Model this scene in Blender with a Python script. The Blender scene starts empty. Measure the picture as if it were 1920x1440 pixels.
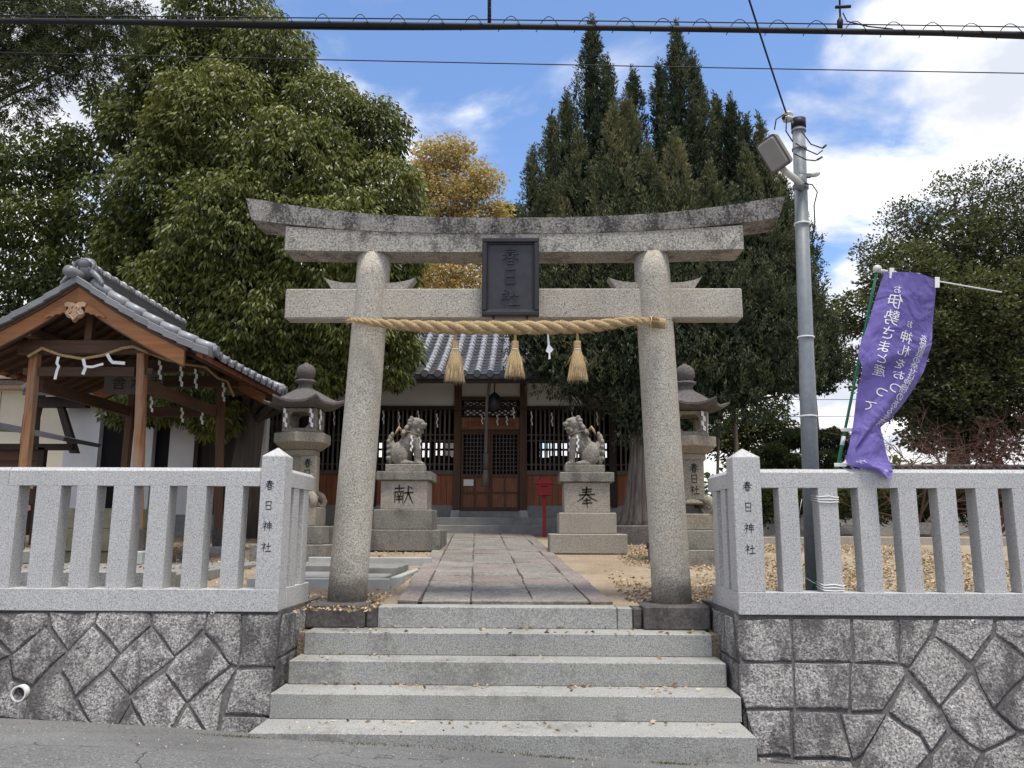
import bpy, bmesh, math, random
import numpy as np
from mathutils import Vector, Matrix
random.seed(7)
rng = np.random.default_rng(11)
S = bpy.context.scene
COL = S.collection
rad = math.radians

# ---------------------------------------------------------------- camera
F_PX, PITCH, YAW, ROLL, EYE = 1520.0, .1759, -.0188, -.004, .645
cd = bpy.data.cameras.new('camera'); cam = bpy.data.objects.new('camera', cd); COL.objects.link(cam)
cd.sensor_width = 36; cd.lens = F_PX / 1920 * 36; cd.clip_start = .05; cd.clip_end = 3000
_r = Vector((math.cos(YAW), -math.sin(YAW), 0)); _f = Vector((math.sin(YAW)*math.cos(PITCH), math.cos(YAW)*math.cos(PITCH), math.sin(PITCH)))
_u = Vector((-math.sin(YAW)*math.sin(PITCH), -math.cos(YAW)*math.sin(PITCH), math.cos(PITCH)))
_r2 = _r*math.cos(ROLL) - _u*math.sin(ROLL); _u2 = _r*math.sin(ROLL) + _u*math.cos(ROLL)
cam.matrix_world = Matrix(((_r2.x, _u2.x, -_f.x, 0), (_r2.y, _u2.y, -_f.y, 0), (_r2.z, _u2.z, -_f.z, EYE), (0, 0, 0, 1)))
S.camera = cam

# ---------------------------------------------------------------- sky, sun, exposure
SUN_EL, SUN_AZ = rad(75), rad(152)      # behind the camera, a little to the right
SKY_STRENGTH, SUN_STRENGTH, EXPOSURE = .15, 1.5, 1.5
w = bpy.data.worlds.new('World'); S.world = w; w.use_nodes = True
nt = w.node_tree; nt.nodes.clear()
def N(t, k, **kw):
    n = t.nodes.new(k)
    for a, b in kw.items():
        if a == 'inp':
            for c, d in b.items(): n.inputs[c].default_value = d
        else: setattr(n, a, b)
    return n
def Lk(t, a, b): t.links.new(a, b)
sky = N(nt, 'ShaderNodeTexSky'); sky.sky_type = 'NISHITA'; sky.sun_disc = False
sky.sun_elevation = SUN_EL; sky.sun_rotation = SUN_AZ; sky.air_density = 1.0; sky.dust_density = .6; sky.ozone_density = 2.0
tc = N(nt, 'ShaderNodeTexCoord')
sep = N(nt, 'ShaderNodeSeparateXYZ'); Lk(nt, tc.outputs['Generated'], sep.inputs[0])
def mth(t, op, a, b=None, c=None, clamp=False):
    m = t.nodes.new('ShaderNodeMath'); m.operation = op; m.use_clamp = clamp
    for i, v in enumerate((a, b, c)):
        if v is None: continue
        if isinstance(v, (int, float)): m.inputs[i].default_value = v
        else: t.links.new(v, m.inputs[i])
    return m.outputs[0]
zz = mth(nt, 'MAXIMUM', sep.outputs[2], .02)
den = mth(nt, 'ADD', zz, .22)
cx = mth(nt, 'DIVIDE', sep.outputs[0], den); cy = mth(nt, 'DIVIDE', sep.outputs[1], den)
cmb = N(nt, 'ShaderNodeCombineXYZ'); Lk(nt, cx, cmb.inputs[0]); Lk(nt, cy, cmb.inputs[1])
cmb.inputs[2].default_value = 3.7
n1 = N(nt, 'ShaderNodeTexNoise', inp={'Scale': 1.9, 'Detail': 9, 'Roughness': .55, 'Distortion': .35}); Lk(nt, cmb.outputs[0], n1.inputs['Vector'])
n0 = N(nt, 'ShaderNodeTexNoise', inp={'Scale': .8, 'Detail': 2, 'Roughness': .5}); Lk(nt, cmb.outputs[0], n0.inputs['Vector'])
# more cloud towards the east side and the horizon, a clear gap ahead
bias = mth(nt, 'MULTIPLY', mth(nt, 'ABSOLUTE', mth(nt, 'ADD', cx, .02)), .17)
hz = mth(nt, 'MULTIPLY', mth(nt, 'SUBTRACT', .42, zz), .40)
v = mth(nt, 'ADD', mth(nt, 'MULTIPLY', n1.outputs[0], .75), mth(nt, 'MULTIPLY', n0.outputs[0], .42))
v = mth(nt, 'ADD', mth(nt, 'ADD', v, bias), mth(nt, 'MAXIMUM', hz, 0.0))
mr = N(nt, 'ShaderNodeMapRange', inp={'From Min': .59, 'From Max': .72}); mr.interpolation_type = 'SMOOTHSTEP'; Lk(nt, v, mr.inputs[0])
n2 = N(nt, 'ShaderNodeTexNoise', inp={'Scale': 3.0, 'Detail': 6, 'Roughness': .55}); Lk(nt, cmb.outputs[0], n2.inputs['Vector'])
cr = N(nt, 'ShaderNodeValToRGB'); e = cr.color_ramp.elements
e[0].position = .38; e[0].color = (1.9, 2.0, 2.25, 1); e[1].position = .60; e[1].color = (3.55, 3.45, 3.4, 1)
Lk(nt, n2.outputs[0], cr.inputs[0])
skm = N(nt, 'ShaderNodeMix', data_type='RGBA', blend_type='MULTIPLY'); skm.inputs[0].default_value = 1
Lk(nt, sky.outputs[0], skm.inputs[6]); skm.inputs[7].default_value = (.45, .49, .55, 1)
mx = N(nt, 'ShaderNodeMix', data_type='RGBA'); Lk(nt, mr.outputs[0], mx.inputs[0]); Lk(nt, skm.outputs[2], mx.inputs[6]); Lk(nt, cr.outputs[0], mx.inputs[7])
bg = N(nt, 'ShaderNodeBackground'); bg.inputs[1].default_value = SKY_STRENGTH; Lk(nt, mx.outputs[2], bg.inputs[0])
wo = N(nt, 'ShaderNodeOutputWorld'); Lk(nt, bg.outputs[0], wo.inputs[0])
sl = bpy.data.lights.new('sun', 'SUN'); sl.energy = SUN_STRENGTH; sl.angle = rad(14); sl.color = (1, .94, .82)
so = bpy.data.objects.new('sun', sl); COL.objects.link(so)
sd = Vector((math.sin(SUN_AZ)*math.cos(SUN_EL), math.cos(SUN_AZ)*math.cos(SUN_EL), math.sin(SUN_EL)))
so.rotation_euler = (-sd).to_track_quat('-Z', 'Y').to_euler(); so.location = (2, -10, 15)
S.view_settings.view_transform = 'Standard'; S.view_settings.look = 'None'; S.view_settings.exposure = EXPOSURE; S.view_settings.gamma = 1
S.view_settings.use_curve_mapping = False
S.render.resolution_x = 1024; S.render.resolution_y = 768

# ---------------------------------------------------------------- materials
def base_mat(name, rough=.8, spec=.3):
    m = bpy.data.materials.new(name); m.use_nodes = True; t = m.node_tree
    b = t.nodes['Principled BSDF']; b.inputs['Roughness'].default_value = rough; b.inputs['Specular IOR Level'].default_value = spec
    return m, t, b
def pos(t, sc=(1, 1, 1)):
    g = N(t, 'ShaderNodeNewGeometry'); mp = N(t, 'ShaderNodeMapping'); mp.inputs['Scale'].default_value = sc
    Lk(t, g.outputs['Position'], mp.inputs[0]); return mp.outputs[0]
def noise(t, vec, scale, detail=3, rough=.55, dist=0):
    n = N(t, 'ShaderNodeTexNoise', inp={'Scale': scale, 'Detail': detail, 'Roughness': rough, 'Distortion': dist}); Lk(t, vec, n.inputs['Vector']); return n.outputs[0]
def ramp(t, f, stops, interp='LINEAR'):
    r = N(t, 'ShaderNodeValToRGB'); r.color_ramp.interpolation = interp; es = r.color_ramp.elements
    while len(es) < len(stops): es.new(.5)
    for e_, (p_, c_) in zip(es, stops): e_.position = p_; e_.color = (*c_, 1) if len(c_) == 3 else c_
    Lk(t, f, r.inputs[0]); return r.outputs[0]
def mixc(t, f, a, b, mode='MIX'):
    m = N(t, 'ShaderNodeMix', data_type='RGBA', blend_type=mode)
    for i, v_ in ((0, f), (6, a), (7, b)):
        if isinstance(v_, (int, float)): m.inputs[i].default_value = v_
        elif isinstance(v_, tuple): m.inputs[i].default_value = (*v_, 1)
        else: Lk(t, v_, m.inputs[i])
    return m.outputs[2]
def mrange(t, f, a, b, c=0., d=1.):
    m = N(t, 'ShaderNodeMapRange', inp={'From Min': a, 'From Max': b, 'To Min': c, 'To Max': d}); Lk(t, f, m.inputs[0]); return m.outputs[0]
def bump(t, b, h, dist=.01, st=1.0):
    n = N(t, 'ShaderNodeBump', inp={'Distance': dist, 'Strength': st}); Lk(t, h, n.inputs['Height']); Lk(t, n.outputs[0], b.inputs['Normal'])
def rnd(t):
    return N(t, 'ShaderNodeObjectInfo').outputs['Random']

def stone(name, c1, c2, speck=(.05, .05, .055), s1=70, sp_amt=.5, s2=130, stain=(.03, .028, .03), st_amt=0., st_scale=2.0, streak=.35, bmp=.002, rough=.85, var=.12, warm=None, st_lo=.5, st_hi=.68, hf=.28, splash=0.):
    m, t, b = base_mat(name, rough); p = pos(t)
    c = mixc(t, mrange(t, noise(t, p, s1, 2, .6), .36, .64), c1, c2)
    sp = mrange(t, noise(t, p, s2, 1, .5), .60, .70); c = mixc(t, mth(t, 'MULTIPLY', sp, sp_amt), c, speck)
    lo = noise(t, p, 1.3, 4, .6); c = mixc(t, 1.0, c, ramp(t, lo, [(.3, (1-var,)*3), (.7, (1.0,)*3)]), 'MULTIPLY')
    if warm: c = mixc(t, mth(t, 'MULTIPLY', mrange(t, noise(t, p, 2.3, 5, .65), .45, .68), warm[3]), c, warm[:3])
    if st_amt:
        ps = pos(t, (1, 1, streak)); q = mth(t, 'ADD', mth(t, 'MULTIPLY', noise(t, ps, st_scale, 6, .7), 1-hf), mth(t, 'MULTIPLY', noise(t, p, 48, 3, .7), hf))
        c = mixc(t, mth(t, 'MULTIPLY', mrange(t, q, st_lo, st_hi), st_amt), c, stain)
    if splash:
        zs = N(t, 'ShaderNodeSeparateXYZ'); Lk(t, p, zs.inputs[0]); sm = mrange(t, mth(t, 'ADD', zs.outputs[2], mth(t, 'MULTIPLY', noise(t, p, 9, 6, .7), -.9)), -.05, -.42)
        c = mixc(t, mth(t, 'MULTIPLY', sm, splash), c, (.07, .062, .055))
    c = mixc(t, 1.0, c, ramp(t, rnd(t), [(0, (1-var*.6,)*3), (1, (1.0,)*3)]), 'MULTIPLY')
    Lk(t, c, b.inputs['Base Color'])
    h = mth(t, 'ADD', noise(t, p, s1*.8, 3, .6), mth(t, 'MULTIPLY', noise(t, p, 14, 4, .6), 1.4)); bump(t, b, h, bmp)
    return m
def wood(name, c1, c2, axis='z', sc=14, rough=.7, bmp=.002, worn=None):
    m, t, b = base_mat(name, rough)
    k = {'x': (.06, 1, 1), 'y': (1, .06, 1), 'z': (1, 1, .06)}[axis]
    p = pos(t, k); g = noise(t, p, sc, 5, .65, .3); c = ramp(t, g, [(.3, c1), (.7, c2)])
    if worn: c = mixc(t, mth(t, 'MULTIPLY', mrange(t, noise(t, pos(t, tuple(a*1. if a == 1 else .25 for a in k)), 5, 4, .6), .42, .62), worn[3]), c, worn[:3])
    c = mixc(t, 1.0, c, ramp(t, rnd(t), [(0, (.78,)*3), (1, (1.0,)*3)]), 'MULTIPLY')
    Lk(t, c, b.inputs['Base Color']); bump(t, b, noise(t, p, sc*2, 3), bmp); return m
def plain(name, c, rough=.7, var=.15, sc=8, bmp=0, metallic=0, spec=.3, objvar=.1):
    m, t, b = base_mat(name, rough, spec); b.inputs['Metallic'].default_value = metallic; p = pos(t)
    cc = mixc(t, 1.0, c, ramp(t, noise(t, p, sc, 5, .6), [(.3, (1-var,)*3), (.7, (1.0,)*3)]), 'MULTIPLY')
    cc = mixc(t, 1.0, cc, ramp(t, rnd(t), [(0, (1-objvar,)*3), (1, (1.0,)*3)]), 'MULTIPLY')
    Lk(t, cc, b.inputs['Base Color'])
    if bmp: bump(t, b, noise(t, p, sc*5, 3), bmp)
    return m
def leafm(name, stops, rough=.55, trans=.25, spec=.3):
    m, t, b = base_mat(name, rough, spec)
    a = N(t, 'ShaderNodeAttribute'); a.attribute_name = 'tint'
    c = ramp(t, a.outputs['Fac'], stops); Lk(t, c, b.inputs['Base Color'])
    tr = N(t, 'ShaderNodeBsdfTranslucent'); Lk(t, mixc(t, 1.0, c, (1.1, 1.25, .5), 'MULTIPLY'), tr.inputs[0])
    ms = N(t, 'ShaderNodeMixShader'); ms.inputs[0].default_value = trans
    Lk(t, b.outputs[0], ms.inputs[1]); Lk(t, tr.outputs[0], ms.inputs[2]); Lk(t, ms.outputs[0], t.nodes['Material Output'].inputs[0]); return m

M = {}
M['granite'] = stone('new_granite', (.58, .575, .565), (.37, .37, .37), (.07, .07, .085), s1=95, sp_amt=.8, s2=150, var=.10, bmp=.0008, st_amt=.25, st_scale=1.6, st_lo=.55, st_hi=.8, stain=(.2, .2, .2))
M['granite_step'] = stone('step_granite', (.50, .495, .465), (.28, .285, .275), (.05, .05, .06), s1=95, sp_amt=.75, s2=150, var=.25, bmp=.0012, st_amt=.65, st_scale=2.6, streak=1, st_lo=.5, st_hi=.62, stain=(.15, .145, .13))
M['granite_old'] = stone('weathered_granite', (.60, .56, .485), (.34, .315, .27), (.06, .055, .05), s1=70, sp_amt=.8, s2=95, var=.22, bmp=.003, st_amt=.45, st_scale=1.8, st_lo=.52, st_hi=.74, stain=(.12, .11, .095), warm=(.40, .34, .25, .35), splash=.5)
M['granite_lichen'] = stone('blackened_granite', (.52, .49, .44), (.27, .255, .23), (.05, .05, .05), s1=60, sp_amt=.8, s2=85, var=.2, bmp=.004, st_amt=.88, st_scale=5.0, streak=.45, stain=(.045, .042, .042), st_lo=.47, st_hi=.57, hf=.42)
M['granite_spot'] = stone('mottled_granite', (.54, .51, .45), (.27, .255, .225), (.045, .045, .045), s1=60, sp_amt=.85, s2=80, var=.2, bmp=.004, st_amt=.6, st_scale=6, streak=.6, stain=(.055, .05, .05), st_lo=.51, st_hi=.58)
M['wallstone'] = stone('rough_wall_stone', (.55, .54, .525), (.17, .165, .16), (.02, .02, .025), s1=62, sp_amt=.9, s2=85, var=.45, bmp=.012, st_amt=.82, st_scale=4.2, streak=.24, stain=(.06, .054, .058), st_lo=.47, st_hi=.57, warm=(.30, .25, .25, .15))
M['mortar'] = stone('mortar', (.19, .185, .18), (.11, .107, .105), s1=50, sp_amt=.4, s2=90, var=.4, bmp=.006, st_amt=.6, st_scale=5)
M['dark_stone'] = stone('dark_foundation_stone', (.17, .155, .145), (.10, .09, .088), s1=30, sp_amt=.5, s2=80, var=.35, bmp=.004, st_amt=.7, st_scale=4)
M['pedestal'] = stone('old_pedestal_stone', (.33, .31, .27), (.20, .19, .165), s1=50, sp_amt=.5, s2=80, var=.25, bmp=.003, st_amt=.8, st_scale=3.2, streak=.5, stain=(.055, .052, .048), st_lo=.47, st_hi=.64)
M['pedestal_clean'] = stone('pale_pedestal_stone', (.44, .40, .34), (.30, .275, .235), s1=50, sp_amt=.5, s2=80, var=.2, bmp=.002, st_amt=.5, st_scale=2.6, streak=.4, stain=(.12, .11, .10), st_lo=.54, st_hi=.72)
M['statue'] = stone('carved_stone', (.37, .34, .29), (.22, .20, .175), s1=40, sp_amt=.4, s2=70, var=.3, bmp=.004, st_amt=.75, st_scale=5.5, streak=.7, stain=(.07, .064, .06), st_lo=.47, st_hi=.66)
M['lantern'] = stone('lantern_stone', (.36, .32, .25), (.24, .215, .175), s1=40, sp_amt=.4, s2=70, var=.3, bmp=.003, st_amt=.6, st_scale=4, streak=.5, stain=(.08, .07, .065), st_lo=.5, st_hi=.68)
M['lantern_dark'] = stone('lantern_roof_stone', (.17, .15, .14), (.09, .082, .08), s1=40, sp_amt=.4, s2=70, var=.3, bmp=.003, st_amt=.6, st_scale=5, streak=.7, stain=(.05, .045, .045))
M['paver'] = stone('path_slab', (.38, .355, .315), (.24, .225, .20), s1=30, sp_amt=.5, s2=80, var=.35, bmp=.008, st_amt=.6, st_scale=5, streak=1, stain=(.10, .09, .085), st_lo=.48, st_hi=.66)
M['paver_red'] = stone('reddish_path_slab', (.36, .30, .275), (.24, .20, .185), s1=30, sp_amt=.5, s2=80, var=.35, bmp=.008, st_amt=.5, st_scale=5, streak=1, stain=(.11, .095, .09))
M['concrete'] = plain('grey_concrete', (.27, .27, .255), .9, .35, 5, .002)
M['concrete_pale'] = plain('pale_concrete', (.42, .43, .42), .85, .25, 4, .002)
M['concrete_moss'] = plain('mossy_concrete', (.24, .225, .15), .9, .4, 6, .003)
M['ink'] = plain('dark_lettering', (.02, .02, .02), .6)
M['ink_worn'] = plain('worn_lettering', (.05, .045, .035), .8, .5, 30)
M['bronze'] = plain('dark_bronze', (.030, .028, .034), .5, .35, 3, 0, .35, .5)
M['bronze_lt'] = plain('worn_bronze', (.048, .046, .052), .45, .35, 10, 0, .4, .5)
M['straw'] = plain('straw', (.56, .40, .21), .8, .5, 90, .002)
M['straw_pale'] = plain('pale_straw', (.84, .66, .38), .75, .45, 130)
M['paper'] = plain('white_paper', (.80, .80, .80), .7, .04)
M['plaster'] = plain('white_plaster', (.68, .67, .64), .9, .08, 2)
M['plaster_grey'] = plain('greyed_plaster', (.66, .67, .70), .9, .1, 2)
M['cream'] = plain('cream_siding', (.60, .57, .47), .8, .1, 2)
M['tile'] = plain('silver_grey_roof_tile', (.20, .205, .22), .42, .25, 9, .001, .0, .6, .25)
M['tile_pale'] = plain('pale_roof_tile', (.36, .365, .39), .38, .25, 9, .001, .0, .6, .2)
M['tile_dark'] = plain('dark_roof_tile', (.085, .087, .095), .5, .3, 9, .001, .0, .5, .25)
M['wood_orange'] = wood('orange_weathered_wood', (.10, .045, .022), (.42, .19, .08), 'z', 26, worn=(.30, .21, .14, .8))
M['wood_barge'] = wood('orange_bargeboard_wood', (.26, .105, .038), (.44, .195, .075), 'x', 16, worn=(.20, .10, .05, .5))
M['wood_brown'] = wood('brown_timber', (.055, .028, .018), (.11, .06, .038), 'x', 20)
M['wood_brown_y'] = wood('brown_timber_long', (.055, .028, .018), (.11, .06, .038), 'y', 20)
M['wood_brown_z'] = wood('brown_post_timber', (.07, .036, .022), (.14, .075, .045), 'z', 20)
M['wood_dark'] = wood('dark_timber', (.022, .016, .014), (.045, .032, .028), 'z', 20)
M['wood_bar'] = wood('grey_brown_bars', (.085, .072, .062), (.15, .128, .11), 'z', 20)
M['wood_red'] = wood('reddish_boards', (.18, .058, .03), (.33, .13, .06), 'z', 30)
M['wood_door'] = wood('brown_door_boards', (.15, .06, .032), (.32, .145, .075), 'z', 30)
M['wood_carved'] = wood('pale_carved_wood', (.34, .20, .12), (.52, .36, .24), 'x', 12)
M['wood_end'] = plain('pale_beam_end', (.42, .33, .23), .8, .4, 20)
M['dark'] = plain('dark_interior', (.012, .012, .014), .9)
M['redpaint'] = plain('red_painted_metal', (.25, .012, .014), .45, .2, 6)
M['steel'] = stone('galvanised_steel', (.25, .275, .30), (.21, .235, .26), s1=25, sp_amt=.1, s2=60, var=.2, bmp=.0002, rough=.5, st_amt=.3, st_scale=3, streak=.2, stain=(.16, .17, .18))
M['lampbody'] = plain('grey_lamp_housing', (.20, .175, .15), .5, .3, 15)
M['lampglass'] = plain('frosted_lamp_lens', (.26, .25, .235), .3, .12, 10, 0, 0, .5)
M['black'] = plain('black_rubber', (.012, .012, .014), .6)
M['white_porcelain'] = plain('white_insulator', (.62, .61, .57), .3)
M['green'] = plain('green_pole_paint', (.012, .16, .075), .4, .15)
M['plastic'] = plain('white_plastic', (.78, .78, .76), .5, .05)
M['purple'] = None
m, t, b = base_mat('purple_cloth', .75); c = mixc(t, mrange(t, noise(t, pos(t), 3, 3), .35, .65), (.18, .145, .44), (.24, .19, .52))
Lk(t, c, b.inputs['Base Color']); bump(t, b, mth(t, 'ADD', noise(t, pos(t, (1, 1, .35)), 9, 3, .5, 1.2), mth(t, 'MULTIPLY', noise(t, pos(t), 3.2, 2, .5, 2.), 2.)), .02); tr = N(t, 'ShaderNodeBsdfTranslucent'); Lk(t, c, tr.inputs[0]); ms = N(t, 'ShaderNodeMixShader'); ms.inputs[0].default_value = .3
Lk(t, b.outputs[0], ms.inputs[1]); Lk(t, tr.outputs[0], ms.inputs[2]); Lk(t, ms.outputs[0], t.nodes['Material Output'].inputs[0]); M['purple'] = m
M['bark'] = wood('grey_bark', (.05, .042, .035), (.13, .11, .095), 'z', 22, .9, .01)
M['bark_pale'] = wood('stripped_cypress_bark', (.085, .07, .06), (.24, .205, .18), 'z', 26, .9, .012)
M['bamboo'] = wood('weathered_pole', (.12, .10, .085), (.22, .19, .16), 'z', 14)
G = lambda *a: a
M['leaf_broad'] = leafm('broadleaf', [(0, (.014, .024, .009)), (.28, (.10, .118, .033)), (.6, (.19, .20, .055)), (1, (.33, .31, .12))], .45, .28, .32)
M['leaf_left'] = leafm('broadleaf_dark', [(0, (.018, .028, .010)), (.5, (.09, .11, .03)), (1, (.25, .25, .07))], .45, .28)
M['leaf_cedar'] = leafm('cedar_needles', [(0, (.022, .032, .012)), (.6, (.065, .078, .028)), (1, (.13, .12, .06))], .6, .2)
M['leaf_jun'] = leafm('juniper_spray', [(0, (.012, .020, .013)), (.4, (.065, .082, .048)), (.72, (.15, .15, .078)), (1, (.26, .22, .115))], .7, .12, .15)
M['leaf_yel'] = leafm('yellow_leaves', [(0, (.26, .20, .09)), (.5, (.46, .33, .15)), (1, (.60, .46, .25))], .6, .35)
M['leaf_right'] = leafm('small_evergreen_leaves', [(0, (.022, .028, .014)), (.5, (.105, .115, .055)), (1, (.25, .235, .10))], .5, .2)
M['leaf_thin'] = leafm('olive_leaves', [(0, (.05, .06, .025)), (1, (.13, .14, .06))], .6, .35)
M['leaf_pine'] = leafm('pine_needles', [(0, (.022, .032, .016)), (1, (.065, .078, .032))], .6, .2)
M['twig_red'] = plain('reddish_twigs', (.11, .045, .042), .8)
M['twig_brown'] = plain('brown_twigs', (.13, .085, .06), .8)
M['litter'] = leafm('fallen_leaves', [(0, (.10, .065, .04)), (.5, (.30, .21, .13)), (1, (.55, .45, .32))], .8, .1)
# ground
m, t, b = base_mat('yard_sand', .95); p = pos(t)
c = ramp(t, noise(t, p, .9, 6, .62), [(.3, (.20, .145, .095)), (.5, (.31, .24, .165)), (.7, (.40, .33, .24))])
c = mixc(t, mth(t, 'MULTIPLY', mrange(t, noise(t, p, 55, 3, .7), .5, .62), .55), c, (.50, .42, .32)); c = mixc(t, mth(t, 'MULTIPLY', mrange(t, noise(t, p, 38, 3, .7), .56, .66), .6), c, (.12, .085, .06))
Lk(t, c, b.inputs['Base Color']); bump(t, b, noise(t, p, 40, 4, .7), .02); M['sand'] = m
M['soil'] = plain('dark_soil', (.13, .105, .08), .95, .5, 20, .004)
m, t, b = base_mat('asphalt', .9); p = pos(t)
c = mixc(t, mrange(t, noise(t, p, 110, 2, .6), .38, .62), (.125, .124, .124), (.20, .198, .196))
c = mixc(t, mth(t, 'MULTIPLY', mrange(t, noise(t, p, 75, 2, .5), .62, .68), .8), c, (.40, .39, .37)); c = mixc(t, mth(t, 'MULTIPLY', mrange(t, noise(t, p, 60, 2, .5), .60, .68), .7), c, (.05, .05, .05))
c = mixc(t, 1.0, c, ramp(t, noise(t, p, 1.1, 5, .6), [(.3, (.7,)*3), (.7, (1.05,)*3)]), 'MULTIPLY')
dn = N(t, 'ShaderNodeTexNoise', inp={'Scale': 3.0, 'Detail': 5}); Lk(t, p, dn.inputs['Vector'])
vm = N(t, 'ShaderNodeVectorMath', operation='MULTIPLY_ADD'); Lk(t, dn.outputs['Color'], vm.inputs[0]); vm.inputs[1].default_value = (.35, .35, .35); Lk(t, p, vm.inputs[2])
vo = N(t, 'ShaderNodeTexVoronoi', feature='DISTANCE_TO_EDGE', inp={'Scale': 1.5}); Lk(t, vm.outputs[0], vo.inputs['Vector'])
cr_ = mrange(t, vo.outputs['Distance'], .001, .007, 1, 0); msk = mrange(t, noise(t, p, .8, 2), .45, .55)
cr_ = mth(t, 'MULTIPLY', cr_, msk); c = mixc(t, mth(t, 'MULTIPLY', cr_, .8), c, (.028, .028, .028)); Lk(t, c, b.inputs['Base Color'])
bump(t, b, mth(t, 'SUBTRACT', mth(t, 'MULTIPLY', noise(t, p, 90, 3, .7), .5), cr_), .006); M['asphalt'] = m

# ---------------------------------------------------------------- object helpers
def empty(name, loc, label=None, cat=None, group=None, rz=0):
    o = bpy.data.objects.new(name, None); COL.objects.link(o); o.location = loc; o.rotation_euler.z = rz; o.empty_display_size = .1
    return tag(o, label, cat, group)
def tag(o, label=None, cat=None, group=None, kind=None):
    if label: o['label'] = label
    if cat: o['category'] = cat
    if group: o['group'] = group
    if kind: o['kind'] = kind
    return o
def root_loc(o):
    l = Vector((0, 0, 0))
    while o: l += o.location; o = o.parent
    return l
def link(name, me, mat, parent=None, smooth=False, loc=None, kind=None, label=None):
    """mesh data is given in world coordinates; loc = origin of the new object in world space"""
    if mat is not None: me.materials.append(mat)
    pl = root_loc(parent) if parent else Vector((0, 0, 0))
    if loc is None: loc = pl
    loc = Vector(loc); me.transform(Matrix.Translation(-loc))
    if smooth: me.polygons.foreach_set('use_smooth', [True]*len(me.polygons))
    o = bpy.data.objects.new(name, me); COL.objects.link(o); o.parent = parent; o.location = loc - pl
    if kind: o['kind'] = kind
    if label: o['label'] = label
    return o
def bm_mesh(bm, name='m'):
    bmesh.ops.recalc_face_normals(bm, faces=bm.faces)
    me = bpy.data.meshes.new(name); bm.to_mesh(me); bm.free(); return me
def add_box(bm, x0, x1, y0, y1, z0, z1, bev=0.):
    vs = [bm.verts.new((x, y, z)) for x in (x0, x1) for y in (y0, y1) for z in (z0, z1)]
    fs = [bm.faces.new([vs[i] for i in f]) for f in ((0, 1, 3, 2), (4, 6, 7, 5), (0, 4, 5, 1), (2, 3, 7, 6), (0, 2, 6, 4), (1, 5, 7, 3))]
    if bev: bmesh.ops.bevel(bm, geom=list({e for f in fs for e in f.edges}), offset=bev, segments=1, affect='EDGES')
    return vs
def box(name, x0, x1, y0, y1, z0, z1, mat, parent=None, bev=0., **k):
    bm = bmesh.new(); add_box(bm, min(x0, x1), max(x0, x1), min(y0, y1), max(y0, y1), min(z0, z1), max(z0, z1), bev); return link(name, bm_mesh(bm), mat, parent, **k)
def add_prism(bm, pts, axis, a, b):
    """pts 2-D polygon; axis 'y': pts are (x,z) extruded y a..b ; 'x': (y,z) ; 'z': (x,y)"""
    f = {'y': lambda p, q: (p[0], q, p[1]), 'x': lambda p, q: (q, p[0], p[1]), 'z': lambda p, q: (p[0], p[1], q)}[axis]
    A = [bm.verts.new(f(p, a)) for p in pts]; B = [bm.verts.new(f(p, b)) for p in pts]; n = len(pts)
    bm.faces.new(A); bm.faces.new(B[::-1])
    for i in range(n): bm.faces.new((A[i], A[(i+1) % n], B[(i+1) % n], B[i]))
    return A + B
def prism(name, pts, axis, a, b, mat, parent=None, bev=0., **k):
    bm = bmesh.new(); add_prism(bm, pts, axis, a, b)
    if bev: bmesh.ops.bevel(bm, geom=bm.edges[:], offset=bev, segments=1, affect='EDGES')
    return link(name, bm_mesh(bm), mat, parent, **k)
def add_tube(bm, pts, r, n=8, cap=True, flat=1.0):
    pts = [Vector(p) for p in pts]; rr = r if isinstance(r, (list, tuple)) else [r]*len(pts); rings = []
    up = Vector((0, 0, 1)); prev = None
    for i, p in enumerate(pts):
        d = (pts[min(i+1, len(pts)-1)] - pts[max(i-1, 0)]).normalized()
        if prev is None:
            s = d.cross(up if abs(d.z) < .95 else Vector((1, 0, 0))).normalized()
        else:
            s = (prev - d*prev.dot(d)).normalized()
        prev = s; q = d.cross(s)
        rings.append([bm.verts.new(p + (s*math.cos(a) + q*math.sin(a)*flat)*rr[i]) for a in [2*math.pi*j/n for j in range(n)]])
    for A, B in zip(rings, rings[1:]):
        for j in range(n): bm.faces.new((A[j], A[(j+1) % n], B[(j+1) % n], B[j]))
    if cap: bm.faces.new(rings[0][::-1]); bm.faces.new(rings[-1])
def tube(name, pts, r, mat, parent=None, n=8, smooth=True, **k):
    bm = bmesh.new(); add_tube(bm, pts, r, n); return link(name, bm_mesh(bm), mat, parent, smooth=smooth, **k)
def add_lathe(bm, prof, cx, cy, n=24, rot=0., sx=1., sy=1., caps=True):
    rings = [[bm.verts.new((cx + r*sx*math.cos(rot+2*math.pi*j/n), cy + r*sy*math.sin(rot+2*math.pi*j/n), z)) for j in range(n)] for r, z in prof]
    for A, B in zip(rings, rings[1:]):
        for j in range(n): bm.faces.new((A[j], A[(j+1) % n], B[(j+1) % n], B[j]))
    if caps: bm.faces.new(rings[0][::-1]); bm.faces.new(rings[-1])
def lathe(name, prof, cx, cy, mat, parent=None, n=24, rot=0., smooth=True, **k):
    bm = bmesh.new(); add_lathe(bm, prof, cx, cy, n, rot); return link(name, bm_mesh(bm), mat, parent, smooth=smooth, **k)
def add_ell(bm, c, r, u=12, v=8, rot=None):
    Mx = Matrix.Translation(c) @ (rot.to_4x4() if rot else Matrix.Identity(4)) @ Matrix.Diagonal((*r, 1))
    bmesh.ops.create_uvsphere(bm, u_segments=u, v_segments=v, radius=1, matrix=Mx)
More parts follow.
